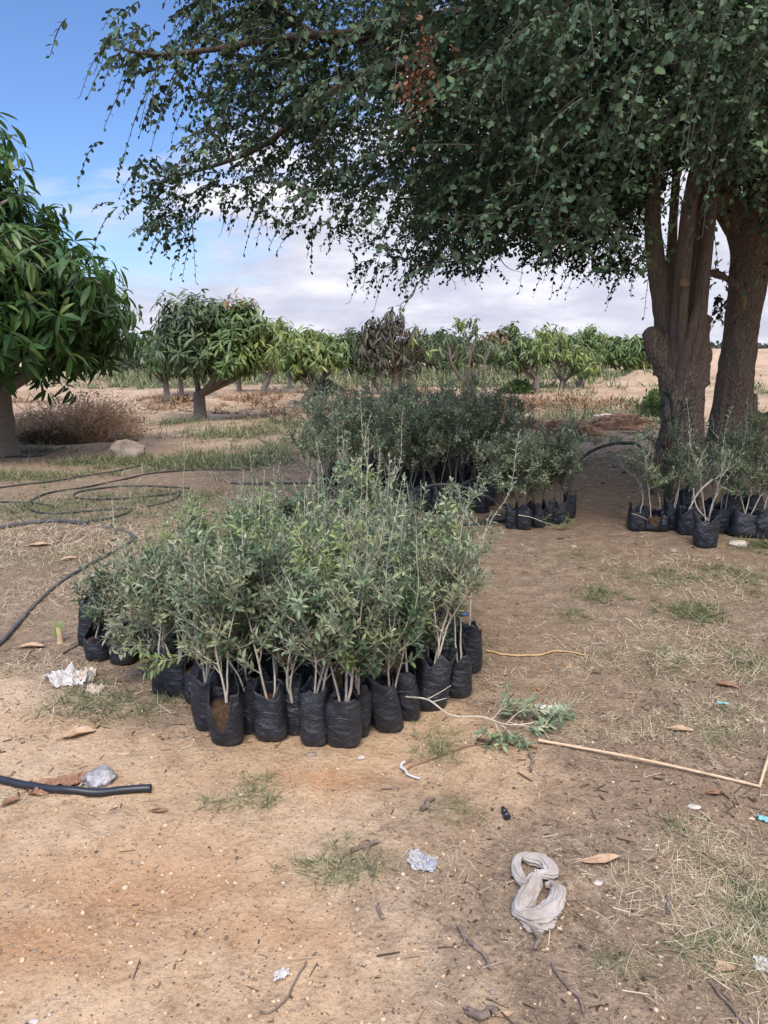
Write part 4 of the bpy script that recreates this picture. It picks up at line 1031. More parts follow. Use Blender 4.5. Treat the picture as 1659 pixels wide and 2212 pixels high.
# ================================================================== olive saplings in black bags
def bag_meshes(seed, w=.14, h=.20, torn=None, lean=(0, 0), collar=.04, oval=.9, slump=0):
    """w width, h soil height; torn = (direction angle, half-width, depth) of a rip in the side"""
    rng = np.random.default_rng(seed)
    seg, nz = 40, 22
    a = np.arange(seg) * 2 * PI / seg
    ca, sa = np.cos(a), np.sin(a)
    sup = 1 / (np.abs(ca) ** 2.6 + np.abs(sa) ** 2.6) ** (1 / 2.6)
    ph = rng.uniform(0, 6.28, 6)
    top = h + collar * (1 + .55 * np.sin(2 * a + ph[0]) + .45 * np.sin(3 * a + ph[1]) + .3 * np.sin(5 * a + ph[2]))
    if torn:
        da = np.abs((a - torn[0] + PI) % (2 * PI) - PI)
        top = top - torn[2] * h * np.clip(1 - da / torn[1], 0, 1) ** .55 * (1 + .10 * np.sin(9 * a))
    top = np.maximum(top, .04)
    R_ = w / 2
    s = np.linspace(0, 1, nz)[:, None]
    z = s * top[None]
    body = .93 + .10 * np.sin(np.clip(z / h, 0, 1) * PI * .9) - .12 * np.exp(-(z / .012)) + slump * .10 * np.exp(-((z / h - .2) / .2) ** 2)
    free = np.clip((z - h * .93) / max(collar * 1.6, .01), 0, 1)
    wob = .16 * np.sin(2 * a + ph[3])[None] + .12 * np.sin(3 * a + ph[4])[None] + .07 * np.sin(7 * a + ph[5])[None]
    q = np.stack([np.broadcast_to(ca * 2.2, z.shape), np.broadcast_to(sa * 2.2, z.shape), z * 38], -1)
    q2 = np.stack([np.broadcast_to(ca * 3.0, z.shape), np.broadcast_to(sa * 3.0, z.shape), z * 22], -1)
    r = R_ * sup[None] * (body + free * (wob - .06)) * (1 + .022 * fbm(q, 3, seed) + .042 * fbm(q2, 3, seed + 5) + .05 * fbm(np.stack([np.broadcast_to(ca * 1.3, z.shape), np.broadcast_to(sa * 1.3, z.shape), z * 9], -1), 2, seed + 8))
    def place(r_, z_):
        x = r_ * ca[None]; y = r_ * sa[None] * oval
        return np.stack([x + lean[0] * z_, y + lean[1] * z_, z_], -1)
    outer = place(r, z)
    # inner face of the film, from the rim down to the soil
    ni = 6
    zi = top[None] - (top[None] - np.minimum(h * .90, top[None] - .004)) * np.linspace(0, 1, ni)[:, None]
    ri = np.array([np.interp(zi[:, j], z[:, j], r[:, j]) for j in range(seg)]).T - .0022
    inner = place(ri, zi)
    v = np.concatenate([outer.reshape(-1, 3), inner.reshape(-1, 3)])
    N = nz + ni
    i = np.arange(N - 1)[:, None] * seg; j = np.arange(seg)[None]; k = (j + 1) % seg
    f = np.stack([i + j, i + k, i + seg + k, i + seg + j], -1).reshape(-1, 4)
    m = MB().add(v, f)
    cb = outer[0].mean(0); vb = np.vstack([outer[0], cb + np.array([0, 0, .002])]); ix = np.arange(seg)
    m.add(vb, np.stack([(ix + 1) % seg, ix, np.full(seg, seg)], -1))
    bag_me = m.mesh('grow_bag', M['bag'])
    # soil: a lumpy surface, spilling down where the bag is torn
    rings = 12
    rs = np.linspace(0, 1, rings)[:, None]
    zs = np.minimum(h * .93, top - .008)
    rr = rs * (np.array([np.interp(max(zs[q_], 0), z[:, q_], r[:, q_]) for q_ in range(seg)]) - .003)[None]
    zz = h * .93 - .014 + (zs - h * .93)[None] * rs ** 2.2
    zz = zz + .008 * fbm(np.stack([rr * ca * 26, rr * sa * 26, zz * 20], -1), 3, seed + 2) * (1 - rs ** 6)
    sv = place(rr, zz).reshape(-1, 3)
    i = np.arange(rings - 1)[:, None] * seg
    sf = np.stack([i + j, i + seg + j, i + seg + k, i + k], -1).reshape(-1, 4)
    soil_me = MB().add(sv, sf).mesh('soil', M['soil'])
    return bag_me, soil_me, h * .93 - .014

def sapling_meshes(seed, H=.8, lean=(0, 0), nst=2, bushy=0.80, leafL=.042, mats=('olive_dark',), wts=(1,), spread=1.0, low=.22, z0=.17, base=(0, 0), stem_mat='stem', shoot=.45, wide=.30):
    """a young olive: a few pale stems from one base, forking twigs, leaves in opposite pairs"""
    rng = np.random.default_rng(seed)
    tw = MB(); LPos, LDir, LUp, LL, LM = [], [], [], [], []
    def leaves_on(P, t0, dens, mat):
        seg = np.linalg.norm(np.diff(P, axis=0), axis=1); cum = np.concatenate([[0], np.cumsum(seg)]); L = cum[-1]
        s = np.arange(t0 * L, L, .021 / dens)
        if len(s) == 0: return
        q = np.stack([np.interp(s, cum, P[:, i]) for i in range(3)], -1)
        T = unit(np.gradient(P, axis=0)); tq = unit(np.stack([np.interp(s, cum, T[:, i]) for i in range(3)], -1))
        u = unit(np.cross(tq, rng.normal(size=3))); w = np.cross(tq, u)
        for sg in (1, -1):
            k = np.arange(len(s)) % 2
            ax = np.where(k[:, None] == 0, u, w) * sg
            keep = rng.uniform(0, 1, len(s)) > .10
            d = tq * rng.uniform(.45, .95, (len(s), 1)) + ax + rng.normal(size=(len(s), 3)) * .22
            LPos.append(q[keep]); LDir.append(d[keep]); LUp.append((tq - ax * .3 + np.array([0, 0, .5]) + rng.normal(size=(len(s), 3)) * .35)[keep])
            LL.append((leafL * rng.uniform(.6, 1.15, len(s)) * np.interp(s / L, [0, .7, 1], [1, .95, .6]))[keep]); LM.append(np.full(keep.sum(), mat))
        LPos.append(q[-1:]); LDir.append(tq[-1:]); LUp.append(u[-1:]); LL.append(np.array([leafL * .7])); LM.append(np.array([mat]))
    def walk(p, d, L, n, up, jit):
        pts = [np.array(p, float)]; d = unit(d)
        for _ in range(n):
            d = unit(d + np.array([0, 0, up]) + rng.normal(size=3) * jit); pts.append(pts[-1] + d * L / n)
        return np.array(pts)
    for s_ in range(nst):
        a = rng.uniform(0, 2 * PI); mat = rng.choice(len(mats), p=np.array(wts) / sum(wts))
        sp = rng.uniform(.08, .34) * spread
        d0 = np.array([math.cos(a) * sp + lean[0], math.sin(a) * sp + lean[1], 1.0])
        hs = (H - z0) * rng.uniform(.72, 1.08) / d0[2]
        P = walk([base[0] + math.cos(a) * .012, base[1] + math.sin(a) * .012, z0 - .02], d0, hs, 14, .02, .085)
        r0 = rng.uniform(.0048, .0068)
        tube(tw, P, np.linspace(r0, .0016, len(P)), 5, 0, False)
        leaves_on(P[8:], 0, .95, mat)
        for i in range(1, len(P) - 1):
            t_ = i / (len(P) - 1)
            if t_ < low: continue
            for _ in range(rng.poisson(1.25 * bushy)):
                az = rng.uniform(0, 2 * PI); el = rng.uniform(.35, 1.1)
                bl = rng.uniform(.14, wide) * (1.1 - .55 * t_) * (H / .8)
                d = np.array([math.cos(az) * math.cos(el) + lean[0] * .5, math.sin(az) * math.cos(el) + lean[1] * .5, math.sin(el)])
                Q = walk(P[i], d, bl, 6, .10, .11)
                tube(tw, Q, np.linspace(r0 * .6, .0012, len(Q)), 3, 0, False)
                leaves_on(Q, .18, 1.0, mat)
                for j in (2, 3, 4):
                    if rng.uniform() < .62 * bushy:
                        az2 = rng.uniform(0, 2 * PI); d2 = unit(Q[j + 1] - Q[j]) + .9 * np.array([math.cos(az2), math.sin(az2), rng.uniform(-.3, .6)])
                        Q2 = walk(Q[j], d2, rng.uniform(.06, .15), 4, .08, .12)
                        tube(tw, Q2, np.linspace(.0018, .0010, len(Q2)), 3, 0, False); leaves_on(Q2, .12, 1.05, mat)
        if rng.uniform() < shoot:            # one long bare-ish leading shoot
            Q = walk(P[-1], P[-1] - P[-2] + np.array([0, 0, .3]), rng.uniform(.14, .42), 8, .03, .05)
            tube(tw, Q, np.linspace(.0020, .0011, 9), 4, 0, False); leaves_on(Q, .1, .62, mat)
    m = MB(); LPos = np.concatenate(LPos)
    LL = np.concatenate(LL)
    inst(m, *LEAF, LPos, np.concatenate(LDir), np.concatenate(LUp), LL, LL * rng.uniform(.28, .40, len(LL)), np.concatenate(LM))
    return tw.mesh('stem', M[stem_mat]), m.mesh('foliage', [M[k] for k in mats])

def make_sapling(loc, label, group, bag, plant, rz=0):
    o = thing('olive_sapling', loc, label, 'sapling', group, rz)
    b = link_mesh('grow_bag', bag[0], o); link_mesh('soil', bag[1], b)
    if plant:
        link_mesh('stem', plant[0], o); link_mesh('foliage', plant[1], o)
    return o

NEAR = 'olive saplings in the near cluster'
MID = 'olive saplings in the tall dark cluster'
SIX = 'olive saplings in the small bushy row'
SHADE = 'olive saplings under the shade tree'

def px_size(w_px, dx, dy):
    p = G(dx, dy); dep = p[1] * math.cos(PITCH) + (CAM_H - p[2]) * math.sin(PITCH)
    return w_px * S / FPX * dep

DK, GR, DR, PL, TP = 'olive_dark', 'olive_grey', 'olive_drab', 'olive_pale', 'olive_tip'
# survey x, y of the foot; width px; soil height m; options
front = [
 # the far end at the side of the hose
 (188, 1398, 50, .215, dict(collar=.05), dict(H=.30, nst=1, bushy=.5, mats=(DK,)), 'olive sapling in the tall bag at the outer corner, beside the green stalk'),
 (206, 1430, 54, .13, dict(torn=(4.2, 1.2, .25), collar=.03), dict(H=.46, nst=1, bushy=0.90, mats=(DK,), lean=(.2, .1)), 'dark-leaved sapling in the low squat ragged bag in front of the tall corner bag'),
 (261, 1437, 56, .15, dict(collar=.03), dict(H=.52, nst=2, bushy=0.80, mats=(DK, PL), wts=(1, 1), lean=(-.1, -.2)), 'sapling bag half covered by the pale silvery branch, beside the low squat bag'),
 (301, 1424, 46, .17, dict(), dict(H=.50, nst=2, bushy=1.00, mats=(DK, GR), wts=(2, 1)), 'shaded sapling bag just behind the pale silvery branch'),
 (338, 1432, 50, .14, dict(collar=.03), dict(H=.56, nst=2, bushy=1.00, mats=(DK,)), 'dark-leaved sapling between the pale branch and the pair of standing bags'),
 (346, 1502, 44, .17, dict(collar=.03, lean=(.1, 0)), dict(H=.62, nst=2, bushy=0.80, mats=(GR, DR), wts=(1, 1), lean=(-.12, 0)), 'sapling in the outer bag of the standing pair by the green grass tuft'),
 (381, 1507, 64, .175, dict(collar=.03), dict(H=.74, nst=3, bushy=0.80, mats=(DR, GR), wts=(2, 1), lean=(-.1, -.05)), 'sapling in the wide upright bag with green grass at its foot'),
 (424, 1522, 58, .17, dict(collar=.06, torn=(4.4, .9, .35)), dict(H=.78, nst=2, bushy=0.80, mats=(GR, DK), wts=(1, 1)), 'sapling in the bag with a folded-over flap behind the round open bag'),
 (450, 1582, 68, .185, dict(collar=.05), dict(H=.82, nst=2, bushy=.9, mats=(DR, GR), wts=(1, 1), lean=(.05, 0), low=.17), 'sapling in the round wide-mouthed bag showing soil, next to the torn bag'),
 (489, 1614, 74, .19, dict(torn=(4.55, .75, .85), collar=.05), dict(H=.80, nst=2, bushy=.8, mats=(DR, GR), wts=(1, 1), low=.17), 'sapling in the torn bag ripped open in front with its soil showing'),
 (540, 1588, 42, .185, dict(), dict(H=.80, nst=2, bushy=.9, mats=(GR, DK), wts=(1, 1), low=.17), 'sapling in the narrow bag with straw stuck on it, beside the torn bag'),
 (583, 1604, 72, .19, dict(collar=.035, slump=1), dict(H=.84, nst=2, bushy=.9, mats=(GR, DR), wts=(1, 1), lean=(-.12, 0), low=.17), 'sapling in the round bulging bag with a bent stem, two bags from the torn one'),
 (634, 1591, 44, .19, dict(), dict(H=.88, nst=3, bushy=.9, mats=(GR, DK), wts=(1, 1), low=.17), 'sapling with several straight stems in the slim smooth bag between two wide ones'),
 (678, 1614, 60, .205, dict(collar=.03), dict(H=.86, nst=3, bushy=.9, mats=(DR, GR, TP), wts=(2, 2, .5), low=.17, lean=(.06, 0)), 'sapling in the tall smooth bag just beside the widest square one'),
 (741, 1619, 76, .19, dict(collar=.02, oval=.8), dict(H=.92, nst=3, bushy=.9, mats=(DR, GR, TP), wts=(2, 1.5, .5), low=.17), 'sapling with thick pale stems in the widest square bag with a frayed foot'),
 (775, 1595, 46, .20, dict(), dict(H=.85, nst=2, bushy=0.80, mats=(GR, DK), wts=(1, 1)), 'sapling in the bag mostly hidden behind the widest square one'),
 (797, 1566, 44, .16, dict(collar=.02), dict(H=.45, nst=1, bushy=.5, mats=(DR,)), 'sapling bag filled with dry straw, behind the bag leaning over its neighbour'),
 (843, 1586, 68, .20, dict(lean=(-.22, 0), collar=.03), dict(H=.74, nst=2, bushy=0.80, mats=(DK, DR), wts=(1, 1)), 'sapling in the closed bag tilting sideways, nearest to the long cut branch'),
 (885, 1558, 50, .20, dict(lean=(-.12, 0), collar=.02), dict(H=.82, nst=2, bushy=0.90, mats=(DK, GR), wts=(1, 1)), 'sapling in the slightly tilted bag from whose rim the long cut branch sticks out'),
 (931, 1539, 70, .20, dict(collar=.05), dict(H=.88, nst=3, bushy=0.80, mats=(DK, DR), wts=(1, 1), lean=(-.05, 0)), 'sapling in the wide shiny wrinkled bag beside the slightly tilted one'),
 (990, 1509, 58, .15, dict(collar=.05, torn=(4.9, .8, .2)), dict(H=.80, nst=2, bushy=.9, mats=(DK, GR), wts=(1, 1), lean=(-.15, 0), low=.4), 'sapling with bare lower twigs in the short bag with pointed ears on its rim'),
 (1012, 1458, 58, .21, dict(collar=.025), dict(H=.95, nst=1, bushy=.55, mats=(GR, TP), wts=(2, 1), low=.17, wide=.2), 'thin tall sapling in the neat straight bag at the outer end, by the yellow root'),
 (968, 1418, 46, .21, dict(), dict(H=.86, nst=2, bushy=1.10, mats=(DK, GR), wts=(2, 1)), 'dark bushy sapling in the bag right behind the short eared one'),
]
rs_ = np.random.default_rng(77)
taken = []
for i, (dx, dy, w, h, bo, so_, label) in enumerate(front):
    loc = G(dx, dy); ww = px_size(w, dx, dy); loc[1] += ww * .38
    taken.append(loc[:2])
    bag = bag_meshes(300 + i, ww, h, **{**dict(collar=rs_.uniform(.02, .05), slump=rs_.uniform(0, .9), lean=(rs_.normal() * .05, rs_.normal() * .04), oval=rs_.uniform(.75, 1)), **bo}); so_.setdefault('leafL', .045)
    so_ = dict(so_); n = len(so_['mats']); so_.setdefault('wts', (1,) * n)
    pl = sapling_meshes(400 + i, z0=bag[2], **so_)
    o = make_sapling(loc, label, NEAR, bag, pl)
    if i == 16:   # dead straw standing in the bag
        m2 = MB(); n = 160; x = rs_.normal(size=n) * .03; y = rs_.normal(size=n) * .03
        az = rs_.uniform(0, 6.28, n); el = rs_.uniform(.2, 1.2, n)
        d = np.stack([np.cos(az) * np.cos(el), np.sin(az) * np.cos(el), np.sin(el)], -1)
        inst(m2, *BLADES[1], np.stack([x, y, np.full(n, bag[2])], -1), d, rs_.normal(size=(n, 3)), rs_.uniform(.06, .16, n), .0025); c = m2.build('straw', M['straw'], o); c['kind'] = 'stuff'
# the pale silvery branch leaning out of the cluster is part of the third sapling
# interior of the cluster
variants = []
specs = [dict(shoot=1.0, H=.86, nst=3, bushy=0.90, mats=(DK, GR, TP), wts=(1, 1, .7)), dict(shoot=1.0, H=.92, nst=2, bushy=1.00, mats=(GR, TP, DK), wts=(2, .6, 1)), dict(shoot=1.0, H=.80, nst=3, bushy=1.00, mats=(DK, GR), wts=(1, 1)), dict(shoot=1.0, H=.98, nst=2, bushy=0.80, mats=(GR, TP), wts=(1, 1)), dict(shoot=1.0, H=.88, nst=3, bushy=0.90, mats=(DK, TP), wts=(3, .6)), dict(shoot=1.0, H=.90, nst=2, bushy=1.00, mats=(DR, GR), wts=(1, 1)), dict(shoot=1.0, H=.84, nst=3, bushy=1.00, mats=(DK, GR, TP), wts=(2, 1, .4)), dict(shoot=1.0, H=.94, nst=2, bushy=0.90, mats=(GR, TP), wts=(2, .7))]
for i, sp in enumerate(specs):
    bag = bag_meshes(500 + i, .145, .19); variants.append((bag, sapling_meshes(520 + i, z0=bag[2], leafL=.046, **sp)))
inner_poly = [G(*p)[:2] for p in [(330, 1400), (430, 1500), (560, 1545), (700, 1560), (860, 1520), (950, 1460), (960, 1390), (900, 1300), (760, 1270), (520, 1275), (400, 1310), (335, 1350)]]
ip = np.array(inner_poly); pts_in = []
for _ in range(4000):
    q = np.array([rs_.uniform(ip[:, 0].min(), ip[:, 0].max()), rs_.uniform(ip[:, 1].min(), ip[:, 1].max())])
    if not in_poly(q[:1], q[1:], inner_poly)[0]: continue
    if all(np.hypot(*(q - p_)) > .185 for p_ in taken + pts_in): pts_in.append(q)
pts_in.sort(key=lambda q: q[1])
NI = len(pts_in)
protoN = {}
for i, q in enumerate(pts_in):
    v = i % len(variants); bag, pl = variants[v]
    front_row = i < NI * .3
    lab = 'olive sapling packed inside the near cluster, its bag hidden by the front ones'
    o = make_sapling((q[0], q[1], zg(*q)), lab, NEAR, bag, pl, rz=rs_.uniform(0, 6.28))
    ppx = project(np.array([q[0], q[1], .3]))[0]; s_ = rs_.uniform(.74, 1.12) * float(np.interp(ppx, [300, 400, 520, 640, 760, 860, 980], [.52, .62, .78, .92, 1.05, .95, .72])); o.scale = (1, 1, s_)
print('interior saplings', NI)
# the tall one whose light tip stands above all others
q = G(800, 1300); bag = bag_meshes(560, .15, .2); pl = sapling_meshes(561, H=1.12, nst=3, bushy=0.75, mats=(DR, PL), wts=(3, 1), z0=bag[2], shoot=1.0, spread=.5, low=.3)
make_sapling((q[0], q[1] + .15, zg(q[0], q[1])), 'tallest sapling of the near cluster with a pale leafy tip standing above the others', NEAR, bag, pl)

# the pale silvery branch
third = [o for o in COL.objects if o.name.startswith('olive_sapling')][2]
def side_spray(parent, pts, mat, seed, n_side=9, leafL=.042, r=.004):
    rng = np.random.default_rng(seed); tw = MB(); P = spline(pts, 24); tube(tw, P, np.linspace(r, .001, 24), 5, 0, False)
    m = MB(); pos, d, up, L = [], [], [], []
    def lv(Q):
        T = unit(np.gradient(Q, axis=0))
        for k in range(2, len(Q)):
            ax = unit(np.cross(T[k], rng.normal(size=3)))
            for sg in (1, -1):
                pos.append(Q[k]); d.append(T[k] * .7 + ax * sg + rng.normal(size=3) * .15); up.append(np.array([0, 0, 1]) + rng.normal(size=3) * .4); L.append(leafL * rng.uniform(.7, 1.15))
    lv(P[8:])
    for k in range(n_side):
        i = rng.integers(5, 22); T = unit(P[i + 1] - P[i]); dd = unit(T + .8 * unit(rng.normal(size=3)) + np.array([0, 0, .1]))
        Q = spline([P[i], P[i] + dd * .05, P[i] + dd * .10 + np.array([0, 0, .01])], 7); tube(tw, Q, np.linspace(.0016, .0008, 7), 3, 0, False); lv(Q)
    inst(m, *LEAF, np.array(pos), np.array(d), np.array(up), np.array(L), np.array(L) * .32)
    f = m.mesh('foliage', M[mat]); s = tw.mesh('stem', M['stem'])
    return s, f
b0 = np.array(third.location)
pts = [at(430, 1400, 3.75), at(370, 1345, 3.6), at(310, 1345, 3.5), at(250, 1375, 3.42)]
s, f = side_spray(third, [p - b0 for p in pts], PL, 601, 26, .044)
link_mesh('stem', s, third); x_ = link_mesh('foliage', f, third); x_['label'] = 'pale silvery leaves on a low branch'
pts = [at(430, 1380, 3.7), at(360, 1385, 3.5), at(320, 1395, 3.4), at(265, 1392, 3.36)]
s, f = side_spray(third, [p - b0 for p in pts], PL, 602, 12, .044); link_mesh('stem', s, third); link_mesh('foliage', f, third)
pts = [at(500, 1370, 3.5), at(440, 1400, 3.35), at(370, 1425, 3.22), at(325, 1425, 3.2)]
s, f = side_spray(third, [p - b0 for p in pts], TP, 603, 5, .046, .003); link_mesh('stem', s, third); link_mesh('foliage', f, third)

# ---- tall dark cluster behind
back_bags = [
 (700, 1122, 44, 'sapling bag at the shaded end of the dark cluster, seen through the near twigs'), (770, 1120, 46, 'dark cluster sapling over the white paper scrap on the ground'),
 (845, 1116, 44, 'dark cluster sapling whose bag shows under the arching hose, at its low end'), (885, 1114, 40, 'dark cluster sapling with a wide bag near the middle of the arching hose'),
 (922, 1108, 36, 'dark cluster sapling with its bag under the crossing of two hoses'), (950, 1112, 34, 'dark cluster sapling in the bag just past the hose crossing'),
 (983, 1110, 34, 'dark cluster sapling in the narrow bag standing upright behind the arching hose'), (1008, 1106, 34, 'dark cluster sapling in the leaning slim bag under the end of the arching hose'),
 (1042, 1110, 34, 'last sapling bag of the dark cluster, beside the small bushy row')]
tv = []
for i in range(9):
    bag = bag_meshes(620 + i, .14, .22, lean=((.25, .1) if i % 3 == 0 else (0, 0)))
    tv.append((bag, sapling_meshes(640 + i, H=[1.12, 1.25, 1.18, 1.05, 1.22, 1.1, 1.3, 1.15, 1.08][i], nst=3, bushy=.95, leafL=.047, mats=(DK, GR) if i % 3 else (PL, GR, DR), wts=(1, 2.4) if i % 3 else (.4, 1, 1), z0=bag[2], spread=1.1, low=.3, stem_mat='stem_dark', lean=(rs_.uniform(-.22, .08), rs_.uniform(-.05, .1)))))
tk = []
for i, (dx, dy, w, label) in enumerate(back_bags):
    loc = G(dx, dy); loc[1] += .06; tk.append(loc[:2]); make_sapling(loc, label, MID, *tv[i % 9], rz=rs_.uniform(-.5, .5))
poly = [G(*p)[:2] for p in [(700, 1112), (780, 1118), (900, 1104), (1060, 1100), (1110, 1072), (1125, 1035), (1000, 1018), (830, 1015), (730, 1030), (690, 1070)]]
ip = np.array(poly); pin = []
for _ in range(3000):
    q = np.array([rs_.uniform(ip[:, 0].min(), ip[:, 0].max()), rs_.uniform(ip[:, 1].min(), ip[:, 1].max())])
    if in_poly(q[:1], q[1:], poly)[0] and all(np.hypot(*(q - p_)) > .27 for p_ in tk + pin): pin.append(q)
for i, q in enumerate(pin[:52]):
    o = make_sapling((q[0], q[1], zg(*q)), 'tall dark-leaved olive sapling inside the crowded cluster behind the near one', MID, *tv[i % 9], rz=rs_.uniform(0, 6.28)); o.scale = (1, 1, rs_.uniform(.80, 1.0))
print('back saplings', len(pin))

# ---- small bushy row
for i, (dx, dy, w, label) in enumerate([(1106, 1143, 27, 'first sapling of the small bushy row, in the narrow bag next to the dark cluster'), (1134, 1146, 34, 'sapling in the wide bag with a small green branch lying across it'), (1165, 1141, 30, 'sapling in the third bag of the small bushy row, the branch end on its rim'), (1186, 1135, 26, 'sapling in the narrow bag of the bushy row, pushed back between two wide ones'), (1212, 1135, 40, 'sapling in the creased wide bag near the bare end of the bushy row'), (1232, 1120, 26, 'rearmost sapling at the bare end of the small bushy row, on open ground')]):
    loc = G(dx, dy); ww = px_size(w, dx, dy); loc[1] += ww * .4
    bag = bag_meshes(700 + i, ww, .17, collar=.04)
    pl = sapling_meshes(720 + i, H=.84, nst=4, bushy=.85, leafL=.05, mats=(DR, GR), wts=(1, 2), z0=bag[2], spread=1.0, low=.22, stem_mat='stem_dark', lean=(-.06, 0))
    make_sapling(loc, label, SIX, bag, pl)

# ---- group under the shade tree
shade = [
 (1382, 1149, 44, .17, 'first sapling of the shade group, its round bag looped by a pale string', (DR, GR), 1, .75, .9), (1411, 1148, 40, .14, 'sapling in the slumped torn bag spilling brown soil under the shade tree', (GR, DK), 1, .95, 1.0),
 (1432, 1150, 34, .10, 'sapling in the low crumpled bag beside the one spilling soil', (GR,), 1, .6, .8), (1457, 1147, 40, .20, 'sapling in the tall bag with a high raised rim in front of the first trunk', (DK, GR), 2, .95, 1.0),
 (1489, 1158, 43, .19, 'sapling in the straight square bag between the raised-rim bag and the lone front one', (GR, DK), 2, 1.0, 1.0), (1530, 1186, 50, .21, 'sapling with forked bare white stems in the lone grey bag before the shade group', (GR, DR), 2, .95, .55),
 (1545, 1142, 42, .19, 'sapling in the bag directly behind the lone grey one', (DK,), 2, .95, 1.0), (1568, 1154, 50, .19, 'dark sapling in the creased bag beside the lone grey one', (DK, GR), 2, .9, 1.2),
 (1617, 1163, 62, .17, 'sapling with several pale stems in the wide sagging bag by the pale stone', (DK, DR), 3, .85, 1.2), (1655, 1166, 46, .19, 'sapling at the last bag of the shade group, past the wide sagging one', (DK, GR), 2, .9, 1.3),
 (1632, 1124, 44, .19, 'sapling in the rear row behind the wide sagging bag, in front of the second trunk', (DK,), 2, .95, 1.2), (1586, 1122, 44, .19, 'sapling in the rear row of the shade group between the two trunks', (DK, TP), 2, .95, 1.2), (1490, 1112, 42, .19, 'sapling in the rear row against the foot of the first trunk', (GR, DK), 2, .85, 1.0)]
for i, (dx, dy, w, h, label, mats, nst, H, bushy) in enumerate(shade):
    loc = G(dx, dy); ww = px_size(w, dx, dy); loc[1] += ww * .4
    bo = {1: dict(torn=(4.8, .9, .8), slump=1), 2: dict(torn=(4.2, 1.2, .4)), 3: dict(collar=.09, torn=(4.7, 1.4, .35)), 8: dict(slump=1)}.get(i, {})
    bag = bag_meshes(740 + i, ww, h, **bo)
    pl = sapling_meshes(760 + i, H=H, nst=nst, bushy=bushy, leafL=.044, mats=mats, wts=(2, 1)[:len(mats)], z0=bag[2], spread=1.5 if i in (5, 8) else .9, low=.45 if i == 5 else .3, stem_mat='stem', wide=.28)
    o = make_sapling(loc, label, SHADE, bag, pl)
    if i == 0:
        m2 = MB(); a = np.linspace(-.9, 1.6, 14); r_ = ww * .55
        tube(m2, np.stack([r_ * np.sin(a), -r_ * np.cos(a) * .95, .16 - .15 * np.clip((a + .9) / 2.5, 0, 1) ** 2], -1), .003, 5); m2.build('string', M['straw'], o)
# one bent bare branch of the lone grey one
lone = [o for o in COL.objects if o.get('label', '').startswith('sapling with forked bare')][0]
m2 = MB(); b0 = np.array(lone.location)
for pts in ([(1530, 1125), (1505, 1095), (1497, 1055)], [(1530, 1125), (1540, 1085), (1552, 1060), (1545, 1035)], [(1545, 1035), (1560, 1022), (1580, 1010)], [(1540, 1035), (1510, 1062), (1494, 1090), (1488, 1100)]):
    tube(m2, spline([at(a, b, loc_y) - b0 for (a, b), loc_y in zip(pts, [b0[1]] * 4)], 12), np.linspace(.008, .004, 12), 6)
m2.build('stem', M['stem'], lone)

# ---- young date palm behind the shade group
pb = G(1448, 1098); palm = thing('palm_seedling', pb, 'young date palm with stiff arching feathery fronds against the first trunk', 'palm')
rp = np.random.default_rng(9)
for k, (tx, ty, Yt) in enumerate([(1300, 1012, 6.9), (1318, 965, 7.1), (1370, 905, 7.3), (1430, 880, 7.6), (1345, 985, 6.6), (1480, 900, 7.4), (1400, 945, 6.7)]):
    tip = at(tx, ty, Yt) - pb; P = spline([np.array([0, 0, .05]), tip * np.array([.35, .35, .75]) + np.array([0, 0, .16]), tip * np.array([.72, .72, 1.0]) + np.array([0, 0, .10]), tip], 30)
    m2 = MB(); tube(m2, P, np.linspace(.008, .002, 30), 5)
    T = unit(np.gradient(P, axis=0)); pos, d, up = [], [], []
    for i in range(7, 30):
        sd_ = unit(np.cross(T[i], [0, 0, 1]))
        for sg in (1, -1):
            pos.append(P[i]); d.append(T[i] * .8 + sd_ * sg * .8 + np.array([0, 0, .25]) + rp.normal(size=3) * .08); up.append(np.array([0, 0, 1]) - .3 * sg * sd_)
    L = np.interp(np.arange(len(pos)), [0, len(pos) * .4, len(pos)], [.12, .2, .1])
    inst(m2, *leaf6(.025, .02, .5), np.array(pos), np.array(d), np.array(up), L * .75, .014)
    m2.build('frond', M['palm'], palm)
# ================================================================== hoses
def ground_tube(pts, r, n=60, lift=0.0, base=True):
    """a pipe lying on the ground through survey points; a third number lifts it"""
    W = []
    for p in pts:
        g = G(p[0], p[1]) if len(p) == 2 else np.append(at(p[0], p[1], p[2])[:2], np.nan)
        if len(p) == 3: g = at(p[0], p[1], p[2])
        W.append(g)
    P = spline(W, n)
    onG = np.array([len(p) == 2 for p in pts], float); w = np.interp(np.linspace(0, 1, n), np.linspace(0, 1, len(pts)), onG)
    gz_ = ground_z(P[:, 0], P[:, 1]); kk = 9; gz_ = np.convolve(np.pad(gz_, kk // 2, 'edge'), np.ones(kk) / kk, 'valid') + r * .85
    P[:, 2] = np.where(w > .98, gz_, np.maximum(P[:, 2], gz_))
    return P
def hose(name, pts, r, mat, label, n=60):
    P = ground_tube(pts, r, n); b = P[0].copy(); m2 = MB(); tube(m2, P - b, r, 10)
    return tag(m2.build(name, M[mat], None, True, b), label, 'hose')
hose('hose', [(-60, 1450), (0, 1394), (80, 1305), (146, 1250), (204, 1217), (255, 1188), (290, 1167), (284, 1157), (266, 1149), (219, 1139)], .012, 'hose_dusty', 'dusty grey-black hose curving across the bare soil toward the near saplings')
hose('hose', [(-60, 1154), (0, 1144), (73, 1132), (120, 1129), (157, 1132), (190, 1135)], .019, 'hose_dusty', 'thick dusty hose lying straight in the grass behind the curving grey one')
